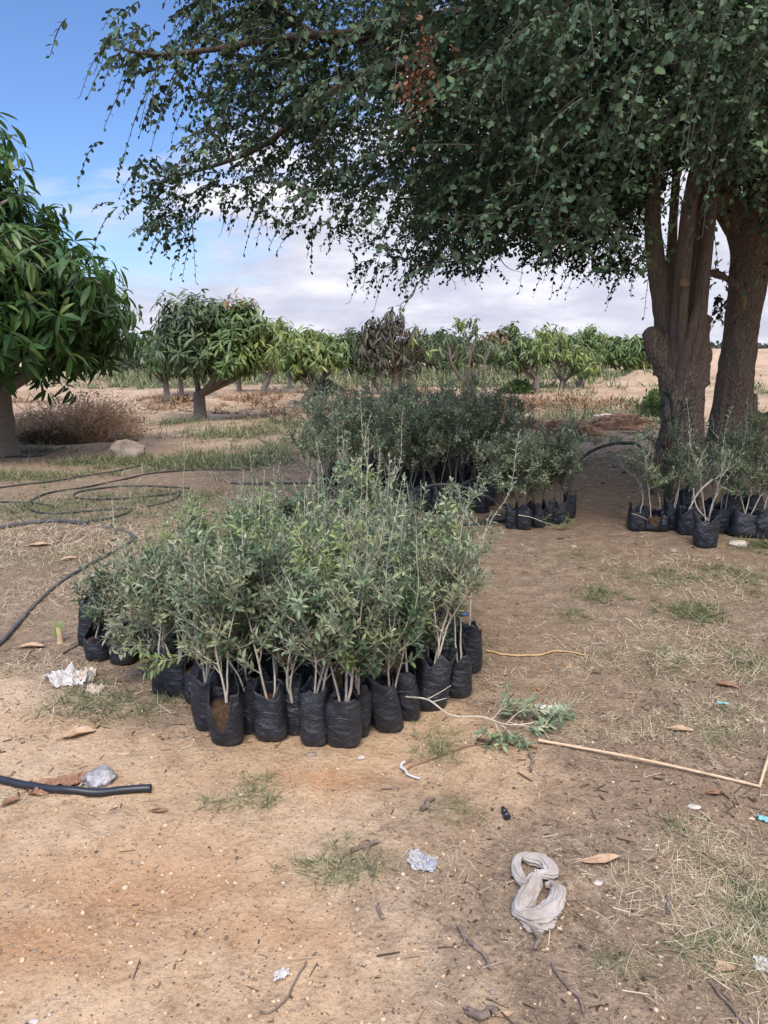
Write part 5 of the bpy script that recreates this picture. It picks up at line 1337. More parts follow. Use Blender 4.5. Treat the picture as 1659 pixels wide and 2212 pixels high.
hose('hose', [(190, 1128), (240, 1121), (275, 1110), (283, 1103), (255, 1102), (200, 1105), (124, 1111), (91, 1110), (68, 1104), (60, 1094), (68, 1084), (102, 1068), (182, 1055), (250, 1040), (328, 1024), (400, 1018), (470, 1016), (540, 1016)], .0105, 'hose', 'black hose bent round into a wide open loop on the grass', 90)
hose('hose', [(410, 1056), (328, 1052), (255, 1052), (190, 1060), (160, 1070), (180, 1079), (277, 1078), (364, 1070), (388, 1062), (386, 1072), (372, 1082), (346, 1090), (320, 1096)], .0105, 'hose', 'smaller inner loop of black hose inside the wide open one', 90)
hose('hose', [(-60, 1064), (0, 1055), (109, 1042), (219, 1024), (300, 1008), (350, 1001)], .0105, 'hose', 'nearly straight thin black hose nearest to the brown rock')
hose('hose', [(-60, 1084), (0, 1086), (55, 1087), (90, 1091), (120, 1097)], .0105, 'hose', 'short length of black hose running into the wide open loop', 30)
hose('hose', [(500, 1046), (560, 1047), (620, 1046), (680, 1046)], .015, 'hose', 'black hose stretch half covered by the leaves of the near cluster', 30)
hose('hose', [(120, 962), (180, 958), (240, 954), (300, 952)], .014, 'hose', 'thin dark hose on the bare strip between rock and dead brush', 30)
hose('hose', [(-30, 992), (30, 988), (90, 985), (140, 966)], .014, 'hose', 'short dark hose passing the foot of the big dark mango tree', 30)
# thick pipe end in front
P = ground_tube([(-80, 1668), (0, 1690), (60, 1704), (120, 1712), (180, 1716), (250, 1715), (322, 1710)], .015, 60)
o = thing('water_pipe', P[0], 'thick black pipe end lying alone on the orange sand below the plastic bag', 'hose')
m2 = MB(); tube(m2, P - P[0], .015, 16, 0, False); m2.build('pipe', M['hose_thick'], o)
# open frayed mouth: a ring wall and a dark bore
e = P[-1] - P[0]; T = unit(P[-1] - P[-2]); u = unit(np.cross(T, [0, 0, 1.0])); v_ = np.cross(T, u); a = np.arange(17) * 2 * PI / 16
m2 = MB(); ring = lambda r, s: e + T * s + (np.cos(a[:16])[:, None] * u + np.sin(a[:16])[:, None] * v_) * r
vv = np.concatenate([ring(.015, 0), ring(.0152, .008) + .002 * R.normal(size=(16, 3)), ring(.0115, .008) , ring(.011, -.03), ring(.001, -.03)]); i = np.arange(4)[:, None] * 16; j = np.arange(16)[None]; k = (j + 1) % 16
m2.add(vv, np.stack([i + j, i + k, i + 16 + k, i + 16 + j], -1).reshape(-1, 4)); m2.build('pipe_mouth', M['hose_thick'], o)
# hoses round the dark cluster
hose('hose', [(862, 1092, 7.05), (890, 1066, 7.0), (912, 1055, 6.95), (945, 1047, 6.9), (990, 1050, 6.85), (1032, 1064, 6.8), (1070, 1082, 6.75), (1094, 1098, 6.75), (1112, 1120)], .016, 'hose', 'black hose arching in the air in front of the dark cluster bags')
hose('hose', [(936, 1084, 7.1), (960, 1065, 7.0), (1000, 1046, 7.1), (1040, 1029, 7.3), (1080, 1027, 7.5)], .014, 'hose', 'second black hose rising behind the arching one among the dark saplings', 40)
hose('hose', [(930, 1150), (960, 1142), (1000, 1136), (1040, 1134), (1100, 1126), (1130, 1118)], .016, 'hose', 'black hose on the ground in front of the dark cluster', 40)
hose('hose', [(1190, 1046), (1215, 1028), (1236, 1008, 8.1), (1258, 988, 8.3), (1285, 971, 8.4), (1318, 960, 8.5), (1350, 957, 8.5), (1380, 962, 8.6), (1405, 985)], .018, 'hose', 'black hose bowing up off the ground toward the first trunk of the shade tree')
hose('hose', [(1180, 935), (1230, 932), (1290, 928), (1350, 922), (1400, 921)], .02, 'hose', 'thin dark hose lying over the reddish earth heap', 30)

# ================================================================== loose things on the ground
def simple(name, mb, mat, loc, label, cat, group=None, rz=0, smooth=True):
    o = mb.build(name, M[mat], None, smooth, loc); o.rotation_euler = (0, 0, rz); return tag(o, label, cat, group)
def stone(dx, dy, w, label, seed, mat='rock_pale', hh=.5, dd=.75, name='stone'):
    p = G(dx, dy); s = px_size(w, dx, dy) / 2
    v, f = lump(seed, (s, s * dd, s * hh), ICO4 if w > 40 else ICO3, .28, 1.5)
    p[1] += s * dd * .5; p[2] = zg(p[0], p[1]) + s * hh * .45
    return simple(name, MB().add(v, f), mat, p, label, 'stone')
stone(271, 990, 76, 'large rough brown rock on the bare strip behind the hoses', 3, 'rock', .62, .6, 'rock')
stone(1502, 1748, 26, 'pale oval flat stone below the bend of the dry reed', 5, 'rock_pale', .32, .7)
stone(1597, 1180, 40, 'pale flat stone in the grass before the shade group bags', 7, 'rock_pale', .4, .6)
stone(1455, 1194, 22, 'small angular stone on the brown soil near the lone grey bag', 8, 'rock', .5, .7)
stone(1293, 1912, 20, 'small squarish cream stone near the grey rag', 9, 'rock_pale', .5, .8)
stone(282, 2000 - 1, 24, 'rounded pinkish pebble stone on the bare orange sand', 10, 'redearth', .5, .7)
stone(74, 2213 - 1, 20, 'whitish pebble stone at the edge of the pebbly sand', 12, 'rock_pale', .5, .7)
stone(780, 1641, 20, 'white stone just in front of the widest square bag', 13, 'rock_pale', .5, .7)
stone(670, 1634, 24, 'brown clod at the foot of the tall smooth bag', 14, 'rock', .35, .7)
stone(448, 1586 + 4, 16, 'round brown clod leaning on the round wide-mouthed bag', 15, 'redearth', .6, .8)

def sheet(name, dx, dy, w, d, mat, label, cat, seed, h=.03, n=30, rz=0, tear=.25, group=None, fr=2.2):
    """a crumpled torn sheet, modelled with its own thickness"""
    p = G(dx, dy); W = px_size(w, dx, dy); n = int(n * 1.8)
    yy, xx = np.mgrid[-1:1:n * 1j, -1:1:n * 1j]
    q = np.stack([xx * fr, yy * fr, xx * 0 + seed], -1)
    z = np.abs(fbm(q, 4, seed)) * h + h * .35 * fbm(q * 2.7, 2, seed + 1)
    dx_ = .14 * fbm(q + 9, 3, seed + 2); dy_ = .14 * fbm(q + 19, 3, seed + 3)
    P = np.stack([(xx + dx_) * W / 2, (yy + dy_) * d / 2, z], -1).reshape(-1, 3)
    ang = np.arctan2(yy, xx); rr = np.maximum(np.abs(xx), np.abs(yy)) ** 1.0
    lim = 1 - tear * np.abs(fbm(np.stack([np.cos(ang) * 1.5, np.sin(ang) * 1.5, ang * 0 + seed], -1), 3, seed + 4))
    inside = (rr < lim)
    c = math.cos(rz); s = math.sin(rz); P[:, :2] = P[:, :2] @ np.array([[c, s], [-s, c]])
    P[:, 2] += ground_z(P[:, 0] + p[0], P[:, 1] + p[1]) - p[2] + .004
    i = np.arange(n - 1)[:, None] * n + np.arange(n - 1)[None]
    f = np.stack([i, i + 1, i + n + 1, i + n], -1)
    ok = (inside[:-1, :-1] & inside[1:, :-1] & inside[:-1, 1:] & inside[1:, 1:])
    f = f[ok]
    used = np.unique(f); mp = -np.ones(n * n, int); mp[used] = np.arange(len(used))
    o = simple(name, MB().add(P[used], mp[f]), mat, p, label, cat, group)
    sm = o.modifiers.new('thickness', 'SOLIDIFY'); sm.thickness = .0012; sm.offset = 0
    return o
sheet('paper_scrap', 150, 1474, 120, .14, 'plastic_white', 'crumpled white torn sack piece on the litter beside the grass', 'litter', 21, .05, 44, .2, .45)
sheet('paper_scrap', 182, 1472, 60, .10, 'plastic_dirty', 'tan stained flap lying on the crumpled white sack piece', 'litter', 22, .06, 30, .5, .4)
sheet('plastic_scrap', 205, 1497, 42, .08, 'plastic_dirty', 'small greyish plastic scrap below the crumpled white sack piece', 'litter', 23, .03, 26, .1, .35)
sheet('plastic_scrap', 1190, 1540, 70, .09, 'plastic_white', 'thin white plastic scrap lying behind the leafy end of the cut branch', 'litter', 24, .03, 34, -.1, .5)
sheet('plastic_scrap', 248, 949, 34, .2, 'plastic_white', 'clear crumpled bag at the edge of the dead brush near the rock', 'litter', 25, .2, 26, .2, .4)
sheet('plastic_scrap', 1252, 836, 24, .3, 'plastic_white', 'white plastic scrap caught on dead weeds before the yellow-green trees', 'litter', 26, .35, 22, .2, .45)
sheet('plastic_scrap', 860, 1128, 44, .16, 'plastic_dirty', 'whitish scrap on the ground in front of the dark cluster bags', 'litter', 27, .06, 26, .2, .45)
sheet('cardboard_scrap', 130, 1695, 130, .10, 'deadleaf_red', 'rust-brown leaf sheath lying flat behind the thick pipe', 'leaf', 28, .02, 30, .4, .35)
sheet('plastic_scrap', 1655, 1774, 34, .035, 'turquoise', 'turquoise plastic strip by the pale oval stone side of the grass', 'litter', 29, .008, 16, -.5, .1)
sheet('plastic_scrap', 1562, 1781 - 260, 26, .02, 'turquoise', 'tiny turquoise plastic scrap in the dry grass beyond the reed', 'litter', 30, .006, 14, -.2, .1)
sheet('plastic_scrap', 1000, 1330, 26, .03, 'blue', 'small blue plastic scrap behind the thin tall sapling', 'litter', 31, .01, 14, .1, .15)
sheet('plastic_scrap', 1655, 2092, 50, .05, 'plastic_white', 'white plastic strip at the green grass low by the edge', 'litter', 32, .012, 18, -.5, .15)
sheet('plastic_scrap', 610, 2108, 36, .035, 'plastic_white', 'tiny whitish film flake on the open brown sand', 'litter', 33, .01, 18, .1, .45)
# white film caught in the leaves of the dark cluster
p = at(1146, 985, 7.2); v, f = lump(41, (.055, .03, .05), ICO3, .7, 2.2, False); simple('plastic_scrap', MB().add(v, f), 'plastic_white', p, 'white plastic film caught in the leaves of the dark cluster', 'litter')

# printed wrapper
o = sheet('wrapper', 911, 1866, 62, .085, 'plastic_white', 'small flattened clear and blue printed wrapper on brown soil', 'wrapper', 35, .008, 36, -.25, .12)
m, nt, out = new_mat('printed_film'); t = NT(nt); ob = t.obj()
pr = t.ramp(t.noise(ob, 62, 2, .4), [(.5, 0.0), (.54, 1.0)]); pr2 = t.ramp(t.noise(ob, 130, 2, .4), [(.52, 0.0), (.56, 1.0)])
c = t.mixc(t.math('MULTIPLY', pr, .5), (.36, .33, .29), (.20, .235, .32)); c = t.mixc(t.math('MULTIPLY', pr2, .6), c, (.12, .12, .16))
t.bsdf(c, .35, .5, t.bump(t.noise(ob, 60, 3), .4, .003), out); o.data.materials[0] = m

# crumpled grey plastic bag, half full of sand
p = G(208, 1698); s = px_size(62, 208, 1698) / 2
v, f = ICO4; q = v * 1.8 + 5
v2 = v * (1 + .22 * fbm(q, 4, 55) + .20 * (1 - np.abs(fbm(v * 2.6, 4, 57))) ** 2)[:, None] * np.array([s, s * .95, s * .62]); v2[:, 2] = np.maximum(v2[:, 2], -.2 * s)
o = thing('plastic_bag', p + np.array([0, s * .7, s * .12]), 'knotted grey translucent plastic bag bulging on the sand behind the thick pipe', 'bag')
MB().add(v2, f).build('bag_body', M['plastic_grey'], o)
m2 = MB(); tube(m2, spline([(-s * .8, -s * .3, 0), (-s * 1.05, -s * .7, -.0), (-s * 1.1, -s * 1.3, -.008)], 10), np.linspace(.008, .0025, 10), 8, 0, True, .4, 3); m2.build('twisted_tail', M['plastic_grey'], o)

# the twisted grey rag: two loops of wrinkled cloth
rag = thing('rag', G(1155, 1940), 'dirty grey rag twisted into two loops on the brown soil', 'cloth')
rb = np.array(rag.location)
def cloth_loop(pts, w, hgt, seed, folds=5, n=130, seg=72):
    P = spline([G(a, b) + np.array([0, 0, z]) - rb for a, b, z in pts], n); T = unit(np.gradient(P, axis=0))
    U = unit(np.cross(T, [0, 0, 1.0])); V = np.cross(U, T)
    a = np.arange(seg) * 2 * PI / seg; s_ = np.linspace(0, 1, n)
    W = np.interp(s_, np.linspace(0, 1, len(w)), w)[:, None]; H = np.interp(s_, np.linspace(0, 1, len(hgt)), hgt)[:, None]
    tw = 1.15 * folds * (a[None] + .9 * np.sin(3.2 * s_[:, None] + seed)) + 3 * fbm(np.stack([s_[:, None] * 4 + 0 * a, np.cos(a)[None] + 0 * s_[:, None], np.sin(a)[None] + 0 * s_[:, None]], -1), 3, seed)
    ridge = 1 + .30 * (1 - np.abs(np.sin(tw))) ** 2 - .10 + .26 * fbm(np.stack([s_[:, None] * 9 + 0 * a, 2.4 * np.cos(a)[None] + 0 * s_[:, None], 2.4 * np.sin(a)[None] + 0 * s_[:, None]], -1), 4, seed + 1)
    v = P[:, None] + U[:, None] * (np.cos(a)[None] * W * ridge)[..., None] + V[:, None] * (np.sin(a)[None] * H * .82 * ridge)[..., None]
    g = ground_z(v[..., 0] + rb[0], v[..., 1] + rb[1]) - rb[2]; v[..., 2] = np.maximum(v[..., 2], g - .004)
    i = np.arange(n - 1)[:, None] * seg; j = np.arange(seg)[None]; k = (j + 1) % seg
    m2 = MB().add(v.reshape(-1, 3), np.stack([i + j, i + k, i + seg + k, i + seg + j], -1).reshape(-1, 4))
    for rng_ in (v[0], v[-1]):
        c = rng_.mean(0); m2.add(np.vstack([rng_, c]), np.stack([np.arange(seg), (np.arange(seg) + 1) % seg, np.full(seg, seg)], -1))
    return m2
c1 = cloth_loop([(1152, 1908, .03), (1135, 1918, .018), (1120, 1900, .016), (1115, 1876, .016), (1124, 1862, .018), (1145, 1866, .018), (1170, 1870, .018), (1188, 1884, .018), (1190, 1900, .018), (1168, 1908, .03), (1150, 1922, .034)], [.009, .018, .018, .012, .010, .018, .022, .022, .018, .012, .009], [.012, .017, .017, .015, .014, .018, .019, .018, .016, .014, .012], 3, 3)
c1.build('upper_loop', M['rag'], rag)
c2 = cloth_loop([(1160, 1904, .032), (1152, 1930, .026), (1135, 1958, .022), (1122, 1975, .018), (1135, 1990, .018), (1160, 1996, .022), (1184, 1986, .024), (1200, 1962, .022), (1204, 1938, .020), (1194, 1922, .016), (1178, 1920, .012)], [.011, .023, .030, .023, .023, .030, .032, .025, .020, .016, .009], [.014, .022, .024, .02, .02, .024, .026, .024, .02, .016, .008], 9, 4)
c2.build('lower_loop', M['rag'], rag)
c3 = cloth_loop([(1125, 1976, .014), (1140, 1996, .012), (1158, 2004, .012), (1180, 2000, .012), (1192, 1990, .010)], [.008, .026, .032, .026, .010], [.012, .018, .018, .018, .01], 5, 4, 50)
c3.build('hanging_fold', M['rag'], rag)

# black pipe fitting
p = G(1092, 1764); o = thing('pipe_fitting', p + np.array([0, 0, .012]), 'small black ribbed pipe connector lying alone on brown soil', 'pipe fitting', rz=.15)
m2 = MB(); yv = np.array([0, .006, .0061, .018, .0181, .024]); rv = np.array([.011, .011, .013, .013, .0105, .0105])
tube(m2, np.stack([yv * 0, -yv - .001, yv * 0], -1), rv, 14); m2.build('nut', M['fitting'], o)
m2 = MB(); tube(m2, np.stack([yv * 0, yv, yv * 0], -1), np.array([.008, .008, .0115, .0115, .009, .009]), 14); m2.build('collar', M['fitting'], o)
m2 = MB(); tube(m2, np.array([(0, .02, 0), (0, .034, .002)]), .006, 10); m2.build('spigot', M['fitting'], o)

# sticks, reed, roots
def stick(name, pts, r0, r1, mat, label, cat, n=40, seg=7, bump=.1, seed=1, flat=None):
    P = ground_tube(pts, r0, n); P[:, 2] += r0 * .25
    P = P + np.append(.0, .0)[0] + (r0 * .9) * np.stack([fbm(np.stack([np.arange(n) * .22, np.zeros(n), np.zeros(n) + seed + j], -1), 3, seed + j) for j in range(3)], -1) * np.array([1, 1, .3])
    b = P[n // 2].copy(); m2 = MB(); tube(m2, P - b, np.linspace(r0, r1, n), seg, 0, True, bump, seed)
    return tag(m2.build(name, M[mat], None, True, b), label, cat)
reed = thing('dry_reed', G(1640, 1706), 'long pale dry reed lying straight on the dark litter and snapped upward', 'reed')
b0 = np.array(reed.location)
A_, B_ = G(1163, 1606), G(1640, 1706); s__ = np.linspace(0, 1, 60)[:, None]; P = A_ + (B_ - A_) * s__ + np.array([0, 0, .014]) + np.array([0, .012, .004]) * np.sin(s__ * PI) - b0
m2 = MB(); tube(m2, P, np.linspace(.0062, .0052, 60) * (1 + .22 * (np.arange(60) % 11 == 0)), 8, 0, True, .06, 3); m2.build('reed_stem', M['reed'], reed)
P = spline([G(1640, 1706) + np.array([0, 0, .012]) - b0, G(1648, 1680) + np.array([0, 0, .02]) - b0, G(1664, 1635) + np.array([0, 0, .03]) - b0], 16)
m2 = MB(); tube(m2, P, np.linspace(.0052, .007, 16), 8, 0, True, .06, 4); m2.build('snapped_end', M['reed'], reed)
stick('root', [(1053, 1408), (1075, 1414), (1100, 1418), (1130, 1420), (1165, 1417), (1200, 1410), (1230, 1411), (1266, 1418)], .0065, .0045, 'root', 'wavy yellow root lying past the neat straight bag', 'root', 50, 7, .15, 5)
stick('twig', [(870, 1670 - 2), (920, 1648), (970, 1626), (1030, 1612), (1090, 1606)], .0035, .002, 'twig_red', 'thin reddish twig running under the leafy cut branch', 'twig', 40, 6, .1, 6)
stick('twig', [(1030, 1600), (1080, 1606), (1120, 1612), (1160, 1619)], .006, .004, 'twig_red', 'dark red-brown twig beside the tip of the dry reed', 'twig', 30, 6, .1, 7)
stick('stick', [(990, 2006), (1010, 2032), (1040, 2062), (1066, 2098)], .0075, .005, 'twig', 'dark forked stick pointing at the lower edge, left of the rag'.replace(', left of', ' beside'), 'stick', 40, 8, .15, 8)
stick('stick', [(1004, 2014), (1006, 2040), (1000, 2062 - 20)], .005, .003, 'twig', 'short dark fork piece lying on the forked stick by the rag', 'stick', 16, 7, .15, 9)
stick('stick', [(1006, 2196), (1040, 2198), (1072, 2194)], .011, .009, 'twig', 'thick short bark stick close to the lower edge of the ground', 'stick', 24, 9, .15, 10)
stick('stick', [(910, 1752), (925, 1740), (938, 1730)], .010, .008, 'twig', 'short pale stub of wood between the grass tufts below the white peel', 'stick', 16, 9, .15, 11)
stick('stick', [(1150, 1880 - 2 + 120), (1158, 2030), (1150, 2060)], .010, .006, 'twig', 'flat grey wood splinter just below the rag', 'stick', 18, 8, .15, 12)
stick('stick', [(1148, 1635), (1152, 1655), (1146, 1672)], .008, .005, 'twig', 'little knobbly stick standing out on soil below the reed', 'stick', 16, 8, .2, 13)
stick('stick', [(1440, 1972 - 30), (1443, 1952), (1442, 1962 + 20)], .008, .007, 'twig', 'short grey upright-lying stick on the soil near the yellow grass', 'stick', 14, 8, .15, 14)
stick('stick', [(760, 1932 - 90), (790, 1832), (815, 1822)], .008, .006, 'twig', 'pale broken stick above the grass tuft on the sand edge', 'stick', 18, 8, .15, 15)
stick('stick', [(815, 1960), (822, 1975), (828, 1990)], .006, .004, 'twig', 'small grey chip of stick on the sand edge below the wrapper', 'stick', 12, 7, .15, 16)
stick('twig', [(1540, 2130), (1572, 2170), (1600, 2205), (1615, 2225)], .005, .003, 'twig', 'dark thin twig on bare soil nearest the lower corner', 'twig', 30, 6, .1, 17)
stick('twig', [(1190, 2085), (1215, 2120), (1250, 2160), (1262, 2190)], .005, .0035, 'twig', 'dark twig lying aslant below the rag', 'twig', 30, 6, .1, 18)
stick('twig', [(130, 1455 - 40), (160, 1400), (180, 1388)], .007, .004, 'twig', 'bleached twig leaning at the outer corner bag', 'twig', 20, 6, .1, 19)
stick('twig', [(640, 1000), (600, 970), (560, 950), (545, 925), (535, 905)], .014, .006, 'twig', 'bare fallen branch curving through the grass by the forked mango tree', 'twig', 30, 7, .1, 20)
stick('twig', [(560, 2190), (600, 2180), (640, 2120), (660, 2080)], .0035, .0025, 'twig', 'thin angled twig on the brown sand near the lower edge', 'twig', 30, 6, .1, 22)

# curved white peel
stick('bark_peel', [(870, 1650), (868, 1660), (876, 1672), (890, 1680), (905, 1686)], .007, .004, 'plastic_white', 'curled whitish strip of peel on the sand before the tilting bag', 'peel', 24, 6, .4, 23)

# leaf pod and large dead leaves
def dead_leaf(dx, dy, w, label, seed, mat='deadleaf', aspect=.34, curl=.35, rz=0, cat='leaf', name='dead_leaf'):
    rng = np.random.default_rng(seed); p = G(dx, dy); L = px_size(w, dx, dy); n, mm = 18, 9
    s_ = np.linspace(0, 1, n)[:, None]; u_ = np.linspace(-1, 1, mm)[None]
    wd_ = np.sin(np.clip(s_, .02, .98) * PI) ** .7 * L * aspect / 2
    x = (s_ - .5) * L + 0 * u_; y = u_ * wd_ + L * .06 * np.sin(s_ * 4 + seed)
    z = .006 + curl * np.abs(u_) ** 1.5 * wd_ + L * .10 * (s_ - .5) ** 2 + L * .03 * fbm(np.stack([s_ * 4 + 0 * u_, u_ + 0 * s_, 0 * u_ + 0 * s_ + seed], -1), 3, seed)
    i = np.arange(n - 1)[:, None] * mm + np.arange(mm - 1)[None]
    m2 = MB().add(np.stack([x, y, z], -1), np.stack([i, i + mm, i + mm + 1, i + 1], -1).reshape(-1, 4))
    q = np.array([-L * .5, L * .06 * math.sin(seed), .012]); tube(m2, spline([q - np.array([L * .16, 0, .004]), q, q + np.array([L * .5, 0, .004])], 8), np.linspace(.002, .001, 8), 5)
    o = simple(name, m2, mat, p, label, cat, None, rz)
    sm = o.modifiers.new('thickness', 'SOLIDIFY'); sm.thickness = .001; sm.offset = 0
    return o
dead_leaf(1300, 1862, 92, 'long curled tan pod lying beyond the rag', 3, 'deadleaf', .26, .8, .15, 'pod', 'seed_pod')
dead_leaf(1571, 1484, 46, 'russet dead leaf in the dry grass far beyond the reed', 5, 'deadleaf_red', .45, .5, -.6)
dead_leaf(1566, 2094 + 6, 46, 'folded ochre dead leaf near the lower corner grass', 7, 'deadleaf', .6, .9, .3)
dead_leaf(1545, 1716, 38, 'orange-brown broken leaf below the snapped reed', 9, 'deadleaf_red', .5, .6, .1)
dead_leaf(170, 1590, 70, 'crisp tan leaf in the litter pile below the torn white sack', 11, 'deadleaf', .5, .6, .4)
dead_leaf(70, 1410 - 10, 60, 'tan dead leaf on the soil near the cut green stalk', 13, 'deadleaf', .35, .5, .2)
dead_leaf(175, 1304 - 8, 44, 'ochre dead leaf close to the curving grey hose', 15, 'deadleaf', .45, .5, .5)
dead_leaf(85, 1180, 50, 'tan dead leaf in dry grass below the thick dusty hose', 17, 'deadleaf', .4, .5, .1)
dead_leaf(150, 1240 - 30, 40, 'pale leaf halfway along the curving grey hose', 19, 'deadleaf', .4, .5, .7)
dead_leaf(1090, 1895 + 300, 42, 'flat tan leaf close to the thick bark stick', 21, 'deadleaf', .35, .4, .3)
dead_leaf(1470, 1660 - 80, 50, 'brown curled leaf on the dark litter beyond the reed', 23, 'deadleaf', .4, .7, -.3)
dead_leaf(25, 1712 + 24, 40, 'reddish dead leaf under the thick pipe at the edge', 25, 'deadleaf_red', .5, .6, .9)
dead_leaf(345, 1755, 34, 'small orange dead leaf near the open mouth of the pipe', 27, 'deadleaf_red', .4, .5, .2)
for (dx, dy, lab) in ((1181, 1446, 'tiny orange fallen berry near the yellow root'), (1221, 1440, 'tiny red fallen berry beside a straw beyond the orange one'), (1163, 1492, 'tiny olive-brown fallen berry on the soil before the yellow root')):
    p = G(dx, dy); v, f = lump(dx, (.0065, .0065, .0065), ICO2, .08, 2, False); p[2] += .007; simple('berry', MB().add(v, f), 'berry', p, lab, 'berry')

# cut olive branch thrown on the soil
cb = thing('cut_branch', G(1000, 1560), 'cut olive branch with wilting grey-green leaves lying from the bags over the soil', 'branch')
b0 = np.array(cb.location)
main = [at(876, 1505, 3.05), at(925, 1512, 2.98), at(975, 1545, 2.95), G(1040, 1572) + np.array([0, 0, .05]), G(1100, 1580) + np.array([0, 0, .03]), G(1170, 1572) + np.array([0, 0, .03]), G(1225, 1556) + np.array([0, 0, .02])]
m2 = MB(); tube(m2, spline([p_ - b0 for p_ in main], 50), np.linspace(.0042, .0018, 50), 6, 0, True, .1, 3)
for pts in ([at(920, 1512, 2.98), at(950, 1496, 2.98), at(975, 1480, 2.98)], [at(935, 1516, 2.97), at(965, 1508, 2.97)]):
    tube(m2, spline([p_ - b0 for p_ in pts], 10), np.linspace(.0026, .0012, 10), 5)
m2.build('stem', M['stem'], cb)
for k, pts in enumerate([[(1060, 1575, .04), (1090, 1555, .06), (1130, 1540, .05)], [(1090, 1580, .03), (1130, 1562, .06), (1190, 1556, .04), (1235, 1555, .02)], [(1080, 1578, .03), (1110, 1600, .02), (1130, 1618, .01)], [(1070, 1576, .03), (1075, 1595, .02), (1066, 1610, .01)], [(1100, 1575, .03), (1150, 1585, .03), (1190, 1572, .02)]]):
    s, f = side_spray(cb, [G(a, b) + np.array([0, 0, z]) - b0 for a, b, z in pts], GR, 810 + k, 6, .042, .0022)
    link_mesh('stem', s, cb); link_mesh('foliage', f, cb)
# small green branch laid across the bushy row bags
gb = thing('cut_branch', G(1150, 1140), 'small thin green branch lying across the bags of the small bushy row', 'branch'); b0 = np.array(gb.location)
Yb_ = b0[1] - .12
s, f = side_spray(gb, [at(a, b, Yb_) - b0 for a, b in [(1120, 1113), (1145, 1117), (1175, 1128), (1205, 1136), (1225, 1134)]], TP, 830, 8, .03, .005); link_mesh('stem', s, gb); link_mesh('foliage', f, gb)

# cut green stalk
gs = thing('plant_stalk', G(130, 1388), 'stubby cut yellow-green stalk standing in the soil beside the outer corner bag', 'plant')
m2 = MB(); tube(m2, spline([(0, 0, -.02), (.002, 0, .03), (-.004, 0, .09)], 10), np.array([.018, .019, .019, .018, .017, .016, .016, .015, .014, .013]), 10, 0, True, .15, 3); m2.build('stalk', M['root'] if False else M['reed'], gs)
m2 = MB(); inst(m2, *MANGO[1], np.array([(0, 0, .05), (.004, 0, .06), (-.004, 0, .03)]), np.array([(-.2, -.3, 1), (.3, -.1, 1), (-.5, -.4, .7)]), np.array([(0, -1, .3)] * 3), np.array([.09, .07, .06]), .03); m2.build('leaf', M['olive_tip'], gs)

# heap of dead brush beside the big mango tree
bp = G(150, 950); bh = thing('brush_heap', bp, 'heap of tangled tan dead brush with a dark brown patch under the mango tree', 'brush')
rb_ = np.random.default_rng(31)
def heap(c, r, n, mat, name, L, W):
    u = unit(rb_.normal(size=(n, 3))); p_ = c + u * (rb_.uniform(0, 1, n) ** .45)[:, None] * np.array(r) * (1 + .3 * fbm(u * 2.2, 3, n))[:, None]; p_[:, 2] = np.abs(p_[:, 2])
    m2 = MB(); d = rb_.normal(size=(n, 3)) + np.array([0, 0, .25])
    for k in range(4):
        s = np.arange(n) % 4 == k; inst(m2, *BLADES[k], p_[s], d[s], rb_.normal(size=(s.sum(), 3)), rb_.uniform(.5, 1.5, s.sum()) * L, W)
    s = slice(0, n // 2); inst(m2, *LEAF, p_[s], rb_.normal(size=(n // 2, 3)), rb_.normal(size=(n // 2, 3)), L * .45, L * .2)
    return m2.build(name, M[mat], bh)
heap(np.array([0, .3, 0]), (1.2, .75, .64), 5600, 'brush', 'brush_tangle', .13, .008)
heap(np.array([.45, .2, 0]), (.75, .6, .84), 1900, 'brush', 'brush_tangle', .15, .007)
heap(np.array([-.75, .2, 0]), (.5, .5, .5), 2200, 'brush', 'brush_tangle', .13, .008)
heap(np.array([-.15, -.5, 0]), (.6, .2, .26), 1300, 'brush_dark', 'dark_brush_tangle', .09, .010)
m2 = MB()
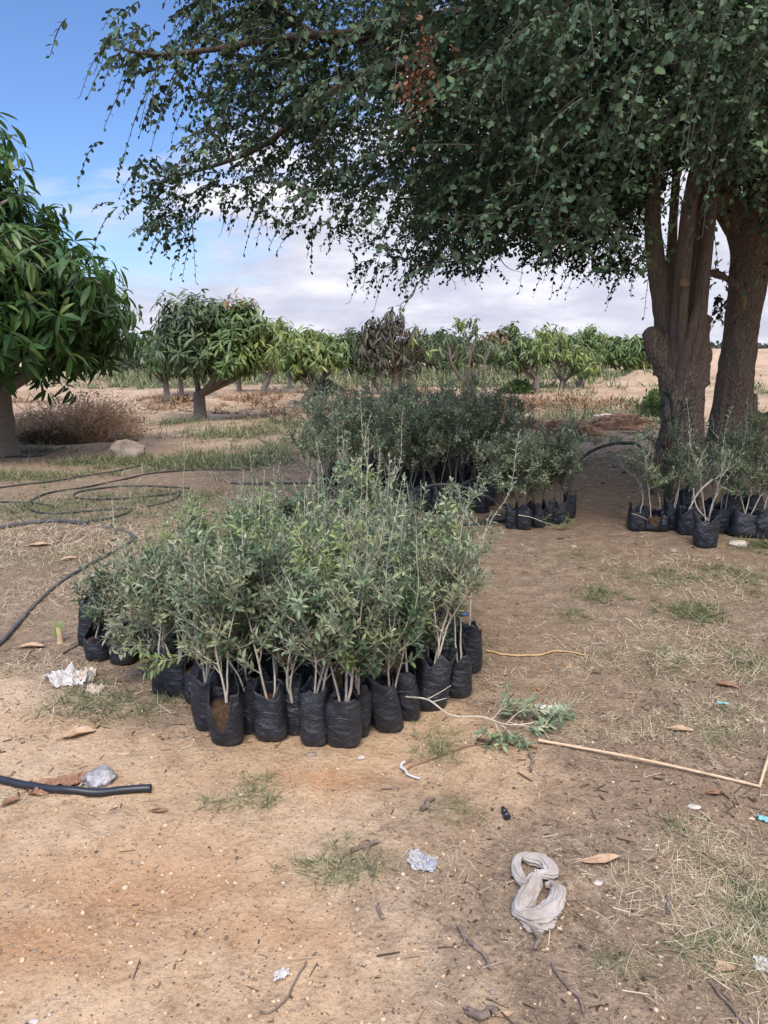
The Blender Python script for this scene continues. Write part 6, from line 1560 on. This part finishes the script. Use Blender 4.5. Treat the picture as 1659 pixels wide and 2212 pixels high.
for k in range(70):
    a_ = rb_.uniform(0, 6.28); e = np.array([math.cos(a_) * rb_.uniform(.3, 1.25), math.sin(a_) * .6 + .2, rb_.uniform(.2, .95)]); tube(m2, spline([np.array([rb_.normal() * .4, .2, 0]), e * .6, e], 7), np.linspace(.009, .002, 7), 4)
m2.build('dead_twigs', M['brush'], bh)['kind'] = 'stuff'

# reddish earth heap with fibres
def earth_heap(dx, dy, w, hgt, label, seed, mat='redearth'):
    p_ = G(dx, dy); W = px_size(w, dx, dy) / 2; o = thing('earth_heap', p_, label, 'heap')
    v, f = ICO4; v = v * (1 + .22 * fbm(v * 1.8, 4, seed) + .1 * fbm(v * 6, 3, seed + 1))[:, None] * np.array([W, W * .55, hgt]); v[:, 2] = np.maximum(v[:, 2], -.05)
    MB().add(v, f).build('mound', M[mat], o)
    n = 900; rr = np.random.default_rng(seed); x = rr.normal(size=n) * W * .5; y = rr.normal(size=n) * W * .28
    z = hgt * np.sqrt(np.clip(1 - (x / W) ** 2 - (y / (W * .55)) ** 2, 0, 1)) * .95
    m2 = MB(); az = rr.uniform(0, 6.28, n); d = np.stack([np.cos(az), np.sin(az), rr.normal(size=n) * .3], -1)
    inst(m2, CHIP_V, CHIP_F, np.stack([x, y, z], -1), d, rr.normal(size=(n, 3)) * .4 + np.array([0, 0, 1]), rr.uniform(.03, .16, n), rr.uniform(.006, .022, n), 0, .006)
    m2.build('fibre', M['brush'], o, False)['kind'] = 'stuff'
earth_heap(1215, 938, 150, .24, 'low heap of reddish crumbly earth and fibres behind the bushy row', 41)
earth_heap(1335, 926, 150, .26, 'brown heap of earth and dead leaves beside the first trunk of the shade tree', 43, 'redearth')
earth_heap(1150, 925, 60, .16, 'small russet earth lump behind the dark cluster', 45)
for (dx, dy, w, lab, sd_) in ((1170, 925, 40, 'flat grey stone on the reddish earth heap', 51), (1305, 905, 46, 'grey slab stone lying behind the brown heap', 52), (1268, 920, 26, 'pale broken stone between the two earth heaps', 53)):
    stone(dx, dy, w, lab, sd_, 'rock_pale', .3, .6)

# re-seat the things built in place on an empty at their own foot
def rebase(o, loc):
    loc = Vector(loc)
    for ch in o.children: ch.location = ch.location - loc
    o.location = loc
rebase(tree, G(1475, 1075)); rebase(st, G(1640, 1000))
